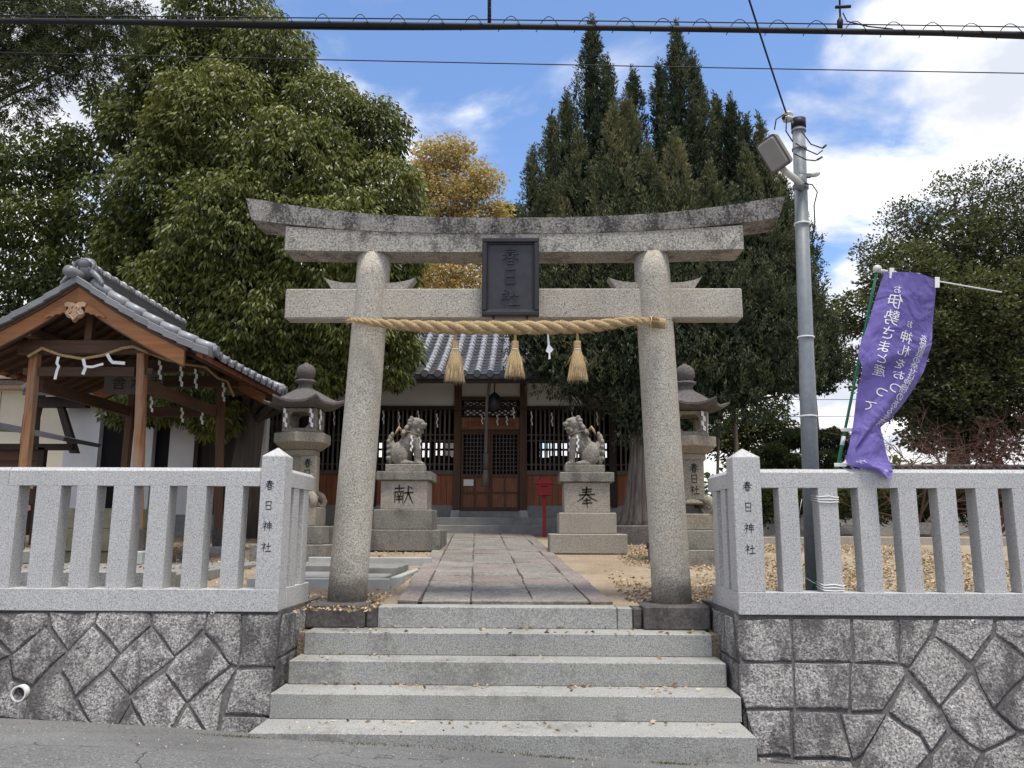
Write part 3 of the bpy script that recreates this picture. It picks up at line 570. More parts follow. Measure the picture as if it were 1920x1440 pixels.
# rope -----------------------------------------------------------------------
RP = [(-1.63, 7.12, 2.50), (-1.566, 7.03, 2.474), (-1.457, 6.985, 2.455), (-1.361, 6.98, 2.436), (-1.171, 6.98, 2.421), (-.887, 6.98, 2.402), (-.651, 6.98, 2.390), (-.297, 6.98, 2.392), (.055, 6.98, 2.392), (.455, 6.98, 2.396), (.666, 6.98, 2.415), (.854, 6.98, 2.444), (.98, 6.985, 2.453), (1.06, 6.985, 2.447)]
RR = [.007, .018, .027, .034, .046, .054, .060, .060, .061, .058, .053, .044, .035, .032]
def resample(P, R, n):
    P = np.array(P, float); d = np.r_[0, np.cumsum(np.linalg.norm(np.diff(P, axis=0), axis=1))]; s = np.linspace(0, d[-1], n)
    return np.stack([np.interp(s, d, P[:, i]) for i in range(3)], 1), np.interp(s, d, np.array(R, float)), s
def add_rope(bm, P, R, n, lay, strands=3, jit=.05, sides=7):
    Q, r, s = resample(P, R, n)
    T = np.gradient(Q, axis=0); T /= np.linalg.norm(T, axis=1, keepdims=True)
    A = np.cross(T, (0, 1, 0)); bad = np.linalg.norm(A, axis=1) < .2; A[bad] = np.cross(T[bad], (1, 0, 0)); A /= np.linalg.norm(A, axis=1, keepdims=True); B = np.cross(T, A)
    ph = np.cumsum(np.r_[0, np.diff(s)]/(lay*np.maximum(r, .004))[:n])*2*math.pi
    for k in range(strands):
        a = ph + 2*math.pi*k/strands
        C = Q + (A*np.cos(a)[:, None] + B*np.sin(a)[:, None])*(r*.5)[:, None]
        add_tube(bm, [Vector(c) for c in C], list(r*.56*(1+jit*rng.normal(size=n)*.5)), sides)
rope = empty('sacred_rope', (-.1, 6.98, 2.4), 'thick twisted straw rope hung across the gate between both pillars', 'rope')
bm = bmesh.new(); add_rope(bm, RP, RR, 360, 7.2, sides=10, jit=.10); link('twisted_rope', bm_mesh(bm), M['straw'], rope, smooth=True)
def blades(bm, p, d, L, w_, jit=.0):
    d = Vector(d).normalized(); s = d.cross(Vector((random.uniform(-1, 1), random.uniform(-1, 1), random.uniform(-1, 1)))).normalized()
    p = Vector(p); m_ = p + d*L*.5 + Vector((random.uniform(-1, 1), random.uniform(-1, 1), random.uniform(-1, 1)))*jit
    a, b_, c_, e_ = bm.verts.new(p-s*w_/2), bm.verts.new(p+s*w_/2), bm.verts.new(m_+s*w_/2), bm.verts.new(m_-s*w_/2); g_ = bm.verts.new(p+d*L)
    bm.faces.new((a, b_, c_, e_)); bm.faces.new((e_, c_, g_))
bm = bmesh.new()
for k in range(900):
    i = random.randrange(len(RP)-1); f = random.random(); p_ = Vector(RP[i]).lerp(Vector(RP[i+1]), f); r_ = RR[i]
    a = random.uniform(0, 6.28); o_ = Vector((0, math.cos(a), math.sin(a)))
    blades(bm, p_+o_*r_*.85, Vector((random.choice((-1, 1))*1.4, o_.y*.5, o_.z*.8+random.uniform(-.5, .2))), random.uniform(.02, .07), .0022, .006)
link('loose_straw', bm_mesh(bm), M['straw_pale'], rope, kind='stuff')
bm = bmesh.new(); add_tube(bm, [(1.05, 6.985, 2.447), (1.10, 6.975, 2.441), (1.17, 6.965, 2.43), (1.215, 6.96, 2.42)], [.030, .042, .044, .046], 14)
for k in range(260):
    a = random.uniform(0, 6.28); r_ = .043; p_ = Vector((1.08, 6.975+math.cos(a)*r_, 2.443+math.sin(a)*r_)); blades(bm, p_, (.97, -.1, -.16), .142+random.uniform(0, .012), .004, .002)
link('bundle_end', bm_mesh(bm), M['straw'], rope)
tube('knot_cord', [(1.09+.004*math.sin(a*3), 6.975+.047*math.cos(a), 2.443+.047*math.sin(a)) for a in [2*math.pi*k/20*1.0 for k in range(21)]], .005, M['straw_pale'], rope, 6)
def tassel(x, z0, z1, wbot, label, hd):
    t_ = empty('straw_tassel', (x, 6.98, z0), label, 'tassel', 'straw tassels hanging from the gate rope')
    bm = bmesh.new(); add_rope(bm, [(x, 6.98, z0+.03), (x+.003, 6.98, z0-.08)], [.013, .013], 40, 5, sides=6); link('cord', bm_mesh(bm), M['straw'], t_, smooth=True)
    zh = z0-.075
    bm = bmesh.new(); add_lathe(bm, [(.012, zh+.004), (.030, zh-.002), (.033, zh-.03), (.028, zh-.075), (.033, zh-.09), (wbot*.36, zh-.2), (wbot*.42, z1+.03), (wbot*.25, z1+.03)], x, 6.98, 16)
    link('tassel_body', bm_mesh(bm), M['straw'], t_, smooth=True)
    bm = bmesh.new()
    for k in range(420):
        a = random.uniform(0, 6.28); c_, s_ = math.cos(a), math.sin(a); u_ = random.random()
        if u_ < .25: blades(bm, (x+c_*.030, 6.98+s_*.030, zh), (c_*.02, s_*.02, -1), .085, .004, .001)
        else:
            sp = random.uniform(.72, 1.06); zt = zh-.08; L_ = (zt-z1)*random.uniform(.86, 1.08); blades(bm, (x+c_*.031, 6.98+s_*.031, zt), (c_*(wbot/2-.031)*sp/(zt-z1), s_*(wbot/2-.031)*sp/(zt-z1), -1), L_, .0050, .008)
    for k in range(16):
        a = random.uniform(0, 6.28); blades(bm, (x+math.cos(a)*.04, 6.98+math.sin(a)*.04, zh-.12), (math.cos(a)*.7, math.sin(a)*.7, -1), random.uniform(.1, .15), .0022, .01)
    link('straw_strands', bm_mesh(bm), M['straw_pale'], t_)
    tube('tie_cord', [(x+.032*math.cos(a), 6.98+.032*math.sin(a), zh-.076) for a in [2*math.pi*k/16 for k in range(17)]], .0035, M['paper'], t_, 5)
tassel(-.634, 2.345, 1.893, .185, 'leftmost of the three straw tassels under the gate rope, hanging lowest', 0)
tassel(-.106, 2.345, 1.937, .19, 'middle of the three straw tassels under the gate rope, square headed', 0)
tassel(.443, 2.345, 1.903, .185, 'rightmost of the three straw tassels under the gate rope', 0)
t_ = empty('paper_streamer', (.185, 6.98, 2.33), 'single white paper strip hanging from the gate rope between the middle and right tassels', 'paper streamer')
bm = bmesh.new()
q = [(.176, 2.345), (.190, 2.345), (.200, 2.235), (.232, 2.195), (.218, 2.172), (.205, 2.165), (.207, 2.11), (.188, 2.105), (.190, 2.16), (.165, 2.178), (.183, 2.235)]
add_prism(bm, q, 'y', 6.975, 6.978); link('strip', bm_mesh(bm), M['paper'], t_)
# ================================================================ worship hall
def text_mesh(s, size=1.):
    cu = bpy.data.curves.new('t', 'FONT'); cu.body = s; cu.size = size; cu.resolution_u = 3
    o = bpy.data.objects.new('t', cu); COL.objects.link(o); dg = bpy.context.evaluated_depsgraph_get(); dg.update()
    me = bpy.data.meshes.new_from_object(o.evaluated_get(dg)); bpy.data.objects.remove(o); return me
FY = 18.0
hall = empty('worship_hall', (-.8, 18, .54), 'low dark timber shrine hall with white plaster band and grey tiled roof behind the gate', 'shrine hall')
box('stone_step', -2.25, .35, 16.75, 17.3, .45, .70, M['concrete'], hall, .01)
box('stone_step', -3.9, 2.4, 17.1, 17.75, .45, .86, M['concrete'], hall, .01)
box('stone_step', -1.44, -.17, 17.6, 18.1, .86, 1.0, M['concrete'], hall, .01)
for x in (-1.55, -.08):
    prism('post_base', [(x-.12, .86), (x+.12, .86), (x+.085, 1.02), (x-.085, 1.02)], 'y', 17.72, 18.1, M['concrete_pale'], hall)
for a, b_ in ((-6.2, -1.45), (-.16, 3.9)): box('foundation_wall', a, b_, 18.0, 18.25, .4, 1.13, M['concrete'], hall)
posts = [-6.1, -4.95, -3.40, -1.55, -.08, 1.90, 3.75]
for x in posts: box('post', x-.08, x+.08, 17.93, 18.12, 1.02 if abs(x+.8) < 1 else 1.1, 3.98, M['wood_brown_z'] if abs(x+.8) < 1 else M['wood_dark'], hall, .006)
box('head_beam', -6.3, 3.95, 17.97, 18.09, 3.26, 3.34, M['wood_dark'], hall)
box('wall_plate', -6.4, 4.0, 17.95, 18.12, 3.87, 4.02, M['wood_dark'], hall)
def bay(x0, x1):
    box('plaster_panel', x0, x1, 18.02, 18.08, 3.34, 3.87, M['plaster'], hall)
    n = int(round((x1-x0)/.145)); w_ = (x1-x0)/n                          # boards of the dado
    for i in range(n): box('dado_board', x0+i*w_+.003, x0+(i+1)*w_-.003, 18.0+.004*(i % 2), 18.05, 1.13, 1.80, M['wood_red'], hall)
    box('sill', x0, x1, 17.95, 18.1, 1.80, 1.90, M['wood_bar'], hall, .005)
    n = int(round((x1-x0)/.104)); w_ = (x1-x0)/n
    for i in range(1, n): box('window_bar', x0+i*w_-.019, x0+i*w_+.019, 18.0, 18.04, 1.90, 3.26, M['wood_bar'], hall)
    for z in (2.55, 2.68, 2.02): box('window_rail', x0, x1, 18.045, 18.065, z, z+.035, M['wood_bar'], hall)
for a, b_ in zip(posts, posts[1:]):
    if abs(a+1.55) > .1: bay(a+.08, b_-.08)
# door bay
box('plaster_panel', -1.47, -.16, 18.02, 18.08, 3.55, 3.87, M['plaster'], hall)
box('transom_rail', -1.47, -.16, 17.97, 18.08, 3.47, 3.55, M['wood_brown'], hall)
tr = box('carved_beam', -1.47, -.16, 17.96, 18.08, 2.82, 3.08, M['wood_door'], hall, .01)
for s_ in (-1, 1):
    for k in range(5):
        tube('carved_scroll', [(-.815+s_*(.25+.07*k+.05*math.cos(a)), 17.95, 2.95+.05*math.sin(a)-.01*k) for a in [2*math.pi*j/10 for j in range(9)]], .009, M['wood_door'], tr, 5)
box('transom_daylight_panel', -1.40, -.23, 18.045, 18.06, 3.13, 3.44, M['paper'], hall)  # added white panel stands in for daylight showing between the slats
lat = box('transom_frame', -1.47, -.16, 18.0, 18.05, 3.08, 3.11, M['wood_dark'], hall)
bm = bmesh.new()
for k in range(-4, 16):
    for s_ in (-1, 1):
        # diagonal slats clipped to the transom
        x0 = -1.47 + k*.14; z0 = 3.11; x1 = x0 + s_*.62; z1 = 3.47
        def cl(xa, za, xb, zb):
            if xa < -1.47: f = (-1.47-xa)/(xb-xa); 
            P_ = []
            for t_ in np.linspace(0, 1, 15):
                x = xa+(xb-xa)*t_; z = za+(zb-za)*t_
                if -1.47 <= x <= -.16: P_.append((x, 18.02+.012*s_, z))
            return P_
        P_ = cl(x0, z0, x1, z1)
        if len(P_) > 1: add_tube(bm, [P_[0], P_[-1]], .013, 4)
link('transom_lattice', bm_mesh(bm), M['wood_dark'], lat)
box('door_head', -1.47, -.16, 17.97, 18.08, 2.76, 2.82, M['wood_brown'], hall)
for (x0, x1) in ((-1.465, -.818), (-.812, -.165)):
    d = box('door', x0, x1, 18.03, 18.045, 1.05, 1.78, M['wood_door'], hall)
    for (a, b_, c_, e_) in ((x0, x0+.05, 1.03, 2.76), (x1-.05, x1, 1.03, 2.76), (x0+.05, x1-.05, 1.03, 1.10), (x0+.05, x1-.05, 1.39, 1.43), (x0+.05, x1-.05, 1.74, 1.82), (x0+.05, x1-.05, 2.70, 2.76)):
        box('door_rail', a, b_, 18.0, 18.05, c_, e_, M['wood_brown_z'], d)
    box('door_rail', (x0+x1)/2-.015, (x0+x1)/2+.015, 18.005, 18.03, 1.10, 1.74, M['wood_brown_z'], d)
    for i in range(1, 7): xx = x0+.05+(x1-x0-.1)*i/7; box('lattice_bar', xx-.011, xx+.011, 18.01, 18.03, 1.82, 2.70, M['wood_bar'], d)
    for i in range(1, 10): zz_ = 1.82+.88*i/10; box('lattice_bar', x0+.05, x1-.05, 18.031, 18.045, zz_-.010, zz_+.010, M['wood_bar'], d)
box('paper_notice', -1.40, -1.18, 17.985, 17.998, 1.56, 1.70, M['paper'], hall)
box('threshold', -1.5, -.13, 17.95, 18.1, 1.0, 1.03, M['wood_brown'], hall)
# inside: floor, back wall with an open band, side walls
box('floor', -6.2, 3.9, 18.12, 22.4, .9, 1.0, M['wood_dark'], hall)
box('back_wall', -6.2, 3.9, 22.3, 22.4, 1.0, 2.56, M['wood_dark'], hall); box('back_wall', -6.2, 3.9, 22.3, 22.4, 2.96, 4.2, M['wood_dark'], hall)
for a, b_ in ((-6.2, -4.4), (-1.9, .35), (2.2, 3.9)): box('back_wall', a, b_, 22.3, 22.4, 2.5, 3.05, M['wood_dark'], hall)
for x in (-3.9, -3.2, -2.6, .9, 1.5): box('back_post', x-.05, x+.05, 22.28, 22.42, 2.5, 3.05, M['wood_dark'], hall)
for k in range(44): box('back_bar', -4.4+.15*k-.022, -4.4+.15*k+.022, 22.24, 22.27, 2.5, 3.05, M['wood_dark'], hall)
box('back_rail', -4.4, 2.2, 22.28, 22.3, 2.74, 2.80, M['wood_dark'], hall)
for x in (-6.2, 3.82): box('side_wall', x, x+.08, 18.12, 22.3, 1.0, 4.0, M['plaster_grey'], hall)
box('ceiling', -6.2, 3.9, 18.1, 22.4, 3.9, 3.95, M['wood_dark'], hall)
for (x, wdt) in ((-2.2, .5), (-2.95, .35), (.85, .5)): box('altar_table', x-wdt/2, x+wdt/2, 20.5, 20.9, 1.0, 2.45, M['wood_dark'], hall)
# roof
RX0, RX1 = -6.9, 4.6
def rzf(y): s = (y-16.55)/3.9; return 3.80 + 2.1*(.80*s+.20*s*s)
ry = [16.55+3.9*i/10 for i in range(11)]
bm = bmesh.new(); pr_ = [(y, rzf(y)-.02) for y in ry] + [(y, rzf(y)-.10) for y in ry[::-1]]; add_prism(bm, pr_, 'x', RX0, RX1); link('roof_deck', bm_mesh(bm), M['tile_dark'], hall)
bm = bmesh.new(); add_prism(bm, [(20.45, 5.88), (24.6, 3.8), (24.6, 3.7), (20.45, 5.78)], 'x', RX0, RX1); link('roof_back', bm_mesh(bm), M['tile'], hall)
SP = .272; colx = [RX0+.15+SP*i for i in range(int((RX1-RX0-.2)/SP)+1)]
vis = lambda x: -2.9 < x < .45
def arc_seg(bm, x, y0, y1, r, a0, a1, n=8, lift=0., drop=0.):
    A = []; 
    for y, dz in ((y0, lift), (y1, 0)):
        A.append([bm.verts.new((x+r*math.cos(a), y, rzf(y)+dz+r*math.sin(a)*(1 if a0 >= 0 else 1))) for a in np.linspace(a0, a1, n+1)])
    for j in range(n): bm.faces.new((A[0][j], A[0][j+1], A[1][j+1], A[1][j]))
    return A
bs = bmesh.new()
for x in colx:
    ny = 13
    for i in range(ny):
        y0 = 16.5+3.9*i/ny; y1 = 16.5+3.9*(i+1)/ny
        bm = bmesh.new() if vis(x) else bs
        A = arc_seg(bm, x, y0+.004, y1+.02, .072, 0, math.pi, 8, .008, 0)
        if i == 0: bm.faces.new(A[0])
        if vis(x): link('cover_tile', bm_mesh(bm), M['tile_pale'], hall, smooth=False)
link('cover_tiles_far', bm_mesh(bs), M['tile_pale'], hall, kind='stuff')
bs = bmesh.new()
for x in colx[:-1]:
    xm = x+SP/2; ny = 17
    for i in range(ny):
        y0 = 16.52+3.88*i/ny; y1 = y0+3.88/ny+.05
        bm = bmesh.new() if (vis(xm) and i < 16) else bs
        n = 6; R_ = .11
        top = []; bot = []
        for (y, dz) in ((y0, .085), (y1, .0)):
            top.append([bm.verts.new((xm+R_*s_, y, rzf(y)+dz-.035+.045*s_*s_)) for s_ in np.linspace(-1, 1, n+1)])
        bot = [bm.verts.new((v_.co.x, y0, v_.co.z-.05)) for v_ in top[0]]
        for j in range(n): bm.faces.new((top[0][j], top[0][j+1], top[1][j+1], top[1][j])); bm.faces.new((bot[j], bot[j+1], top[0][j+1], top[0][j]))
        if bm is not bs: link('flat_tile', bm_mesh(bm), M['tile'], hall)
link('flat_tiles_far', bm_mesh(bs), M['tile'], hall, kind='stuff')
bm = bmesh.new()
for x in colx:       # round eave discs
    if vis(x):
        b2 = bmesh.new(); bmesh.ops.create_cone(b2, cap_ends=True, segments=16, radius1=.078, radius2=.078, depth=.03, matrix=Matrix.Translation((x, 16.49, 3.80)) @ Matrix.Rotation(rad(90), 4, 'X'))
        link('eave_disc', bm_mesh(b2), M['tile_dark'], hall)
    else: bmesh.ops.create_cone(bm, cap_ends=True, segments=12, radius1=.078, radius2=.078, depth=.03, matrix=Matrix.Translation((x, 16.49, 3.80)) @ Matrix.Rotation(rad(90), 4, 'X'))
link('eave_discs_far', bm_mesh(bm), M['tile_dark'], hall, kind='stuff')
box('ridge', RX0, RX1, 20.3, 20.6, 5.78, 6.02, M['tile_dark'], hall)
for i in range(40): x = RX0+.15+i*.28; tube('ridge_cap', [(x, 20.45, 6.03), (x+.26, 20.45, 6.03)], .075, M['tile_pale'], hall, 10)
box('eave_board', RX0, RX1, 16.6, 16.66, 3.62, 3.72, M['wood_dark'], hall)
for i in range(36):
    x = RX0+.2+i*.312
    prism('rafter', [(16.66, 3.62), (18.0, 4.12), (18.0, 4.20), (16.66, 3.70)], 'x', x-.03, x+.03, M['wood_dark'], hall)
for x in (-1.12, -.8, -.45): box('eave_bracket', x-.04, x+.04, 17.2, 17.9, 3.95, 4.05, M['plaster'], hall)
# bell, bell rope, garlands
bell = empty('shrine_bell', (-.72, 17.2, 3.1), 'round dark bell hanging over the hall doors', 'bell')
bm = bmesh.new(); add_lathe(bm, [(.02, 3.52), (.05, 3.50), (.12, 3.44), (.155, 3.34), (.16, 3.25), (.14, 3.16), (.08, 3.10), (.02, 3.08)], -.70, 17.2, 20); link('bell_body', bm_mesh(bm), M['bronze'], bell, smooth=True)
tube('hanging_chain', [(-.70, 17.2, 3.52), (-.70, 17.2, 3.95)], .015, M['bronze'], bell)
br = empty('bell_rope', (-.86, 17.1, 1.4), 'thick grey twisted bell rope hanging in front of the hall doors', 'rope')
bm = bmesh.new(); add_rope(bm, [(-.80, 17.15, 3.75), (-.86, 17.12, 3.3), (-.87, 17.1, 2.2)], [.035, .035, .035], 120, 5, sides=6); link('twisted_rope', bm_mesh(bm), M['bamboo'], br, smooth=True)
tube('rope_sleeve', [(-.87, 17.1, 2.2), (-.87, 17.1, 1.86)], .06, M['wood_bar'], br, 8); tube('rope_tassel', [(-.87, 17.1, 1.84), (-.88, 17.1, 1.5)], [.055, .085], M['wood_bar'], br, 12)
gl = empty('rope_garland', (-.8, 17.85, 3.2), 'thin straw garland with paper zigzags strung across the hall front', 'garland')
gp = [(-4.6, 3.22), (-3.6, 3.27), (-3.0, 3.20), (-2.5, 3.24), (-1.9, 3.15), (-1.5, 3.22), (-1.1, 3.35), (-.8, 3.55), (-.5, 3.42), (-.2, 3.28), (.1, 3.22), (.6, 3.16), (1.2, 3.22), (1.8, 3.18)]
tube('cord', [(x, 17.85, z) for x, z in gp], .011, M['ink_worn'], gl, 5)
for (x, z, h) in ((-4.3, 3.2, .3), (-3.2, 3.22, .3), (-2.85, 3.2, .32), (-2.42, 3.22, .33), (-2.0, 3.15, .3), (-1.0, 3.12, .2), (-.93, 3.15, .18), (-.66, 3.13, .24), (-.45, 3.1, .2), (-.3, 3.3, .25), (.1, 3.2, .3), (.55, 3.18, .3), (1.0, 3.2, .3), (1.55, 3.2, .3)):
    bm = bmesh.new(); shide(bm, (x, 17.83, z), h, .045, 4); link('paper_zigzag', bm_mesh(bm), M['paper'], gl)

# ================================================================ guardian statues
def pedestal(xc, yc, zg, dz, ch, label, side):
    t_ = empty('statue_pedestal', (xc, yc, zg), label, 'pedestal', 'stone pedestals of the guardian dogs')
    W = [(.64, dz[0], dz[1], .52, 'tier'), (.48, dz[1], dz[2], .40, 'tier'), (.385, dz[2], dz[3], .33, 'block'), (.46, dz[3], dz[4], .38, 'cap')]
    for i, (hw, a, b_, hd, nm) in enumerate(W):
        hw = hw*.89 if side > 0 else hw*.93
        o = box(nm, xc-hw, xc+hw, yc-hd, yc+hd, a, b_, M['pedestal_clean'] if nm == 'block' or (side > 0 and i < 2) else M['pedestal'], t_, .012)
        if nm == 'block': glyphs('carved_character', ch, (xc, yc-hd, b_-.07), (1, 0, 0), (0, 0, 1), .30, 0, M['ink_worn'], o, thick=.002, wgt=.10, nrm=(0, -1, 0))
    return t_
pedestal(-1.90, 12.9, .30, (.30, .615, .92, 1.365, 1.50), '献', 'stained stone pedestal left of the path carved with one large character', -1)
pedestal(.90, 12.6, .28, (.28, .565, .875, 1.33, 1.475), '奉', 'paler stone pedestal right of the path carved with one large character', 1)
def komainu(xc, yc, z0, s, label, openm):
    """s=+1 looks right, -1 looks left"""
    t_ = empty('guardian_dog_statue', (xc, yc, z0), label, 'stone statue', 'stone guardian dogs facing each other across the path')
    bx = box('plinth', xc-.30, xc+.30, yc-.18, yc+.18, z0, z0+.115, M['statue'], t_, .01)
    bm = bmesh.new(); z1 = z0+.10
    def E_(x, y, z, rx, ry, rz, ang=0.): add_ell(bm, (xc+s*x, yc+y, z1+z), (rx, ry, rz), 14, 10, Matrix.Rotation(-s*ang, 3, 'Y'))
    def T_(P_, r): add_tube(bm, [(xc+s*x, yc+y, z1+z) for x, y, z in P_], r, 10)
    E_(-.09, 0, .20, .15, .15, .19, .2); E_(.02, 0, .34, .15, .14, .20, -.5); E_(.08, 0, .42, .13, .135, .17); E_(.11, 0, .53, .12, .125, .13)
    for y in (-.095, .095):
        E_(-.10, y, .17, .14, .07, .17, .15); E_(.0, y*1.15, .04, .12, .05, .045); E_(.09, y*1.2, .035, .05, .045, .035)
        T_([(.13, y, .42), (.17, y, .25), (.18, y, .10), (.19, y, .04)], [.07, .052, .045, .05]); E_(.21, y, .035, .075, .055, .04)
        for k in range(3): E_(.27, y+(k-1)*.03, .022, .022, .014, .02)
    # head, turned a little to the path
    hy = -.03
    E_(.14, hy, .655, .125, .115, .11); E_(.19, hy-.01, .69, .09, .10, .055); E_(.255, hy-.02, .645, .065, .075, .042); E_(.30, hy-.02, .655, .022, .035, .022)
    E_(.235, hy-.02, .575 if openm else .60, .062, .065, .028); E_(.17, hy, .58, .07, .09, .05)
    for y in (-.055, .045): E_(.225, hy+y, .70, .035, .032, .026); E_(.235, hy+y, .678, .018, .018, .018)
    for y in (-.10, .09): E_(.09, hy+y, .735, .035, .02, .045, .5); E_(.06, hy+y*1.02, .70, .04, .03, .03)
    rr_ = random.Random(9)
    for k in range(30):   # mane curls
        a = -2.2+4.4*(k % 10)/9; lay = k//10
        E_(.055-.045*lay+.02*math.cos(a), hy*.5+(.115+.012*lay)*math.sin(a), .66-.075*lay+.035*math.cos(a), .036, .034, .036)
    for k in range(7): E_(.19+.008*k % 3, hy-.075+.025*k, .545, .025, .022, .034)
    # flame tail
    for (x, z, r_, h_) in ((-.24, .10, .05, .09), (-.265, .22, .06, .08), (-.27, .33, .058, .08), (-.255, .43, .045, .075), (-.215, .28, .045, .12), (-.23, .49, .03, .05)): E_(x, 0, z, r_, .07, h_)
    for y in (-.05, .05):
        for z in (.12, .21, .30, .38): E_(-.285, y, z, .03, .035, .04)
    me = bm_mesh(bm); o = link('body', me, M['statue'], t_)
    md = o.modifiers.new('r', 'REMESH'); md.mode = 'VOXEL'; md.voxel_size = .0075; md.use_smooth_shade = True
    ms_ = o.modifiers.new('s', 'SMOOTH'); ms_.factor = .4; ms_.iterations = 1
    dg = bpy.context.evaluated_depsgraph_get(); dg.update(); nm_ = bpy.data.meshes.new_from_object(o.evaluated_get(dg)); o.modifiers.clear(); o.data = nm_
    nr = empty('neck_rope', (xc, yc, z0+.5), 'straw rope with white paper streamers round the neck of the %s guardian dog' % ('left' if s > 0 else 'right'), 'rope', 'straw ropes on the guardian dogs')
    bm = bmesh.new(); P_ = [(xc+s*(.07+.155*math.cos(a)), yc+.155*math.sin(a)-.01, z1+.515-.045*math.cos(a)) for a in [2*math.pi*k/28 for k in range(29)]]
    add_rope(bm, P_, [.014]*29, 90, 5, sides=5); link('cord', bm_mesh(bm), M['bamboo'], nr, smooth=True)
    tube('knot', [(xc-s*.09, yc-.02, z1+.56), (xc-s*.12, yc-.05, z1+.60), (xc-s*.15, yc-.03, z1+.555), (xc-s*.18, yc-.06, z1+.50)], [.022, .03, .022, .008], M['straw'], nr, 7)
    for (dx, dy) in ((.10, -.17), (.21, -.06)):
        bm = bmesh.new(); shide(bm, (xc+s*dx, yc+dy, z1+.47), .24, .045, 5, turn=.3); link('paper_zigzag', bm_mesh(bm), M['paper'], nr)
    return t_
komainu(-1.90, 12.75, 1.50, 1, 'lichen-stained stone guardian dog sitting with its mouth closed, looking right', False)
komainu(.87, 12.45, 1.475, -1, 'pale stone guardian dog sitting with its mouth open, looking left', True)

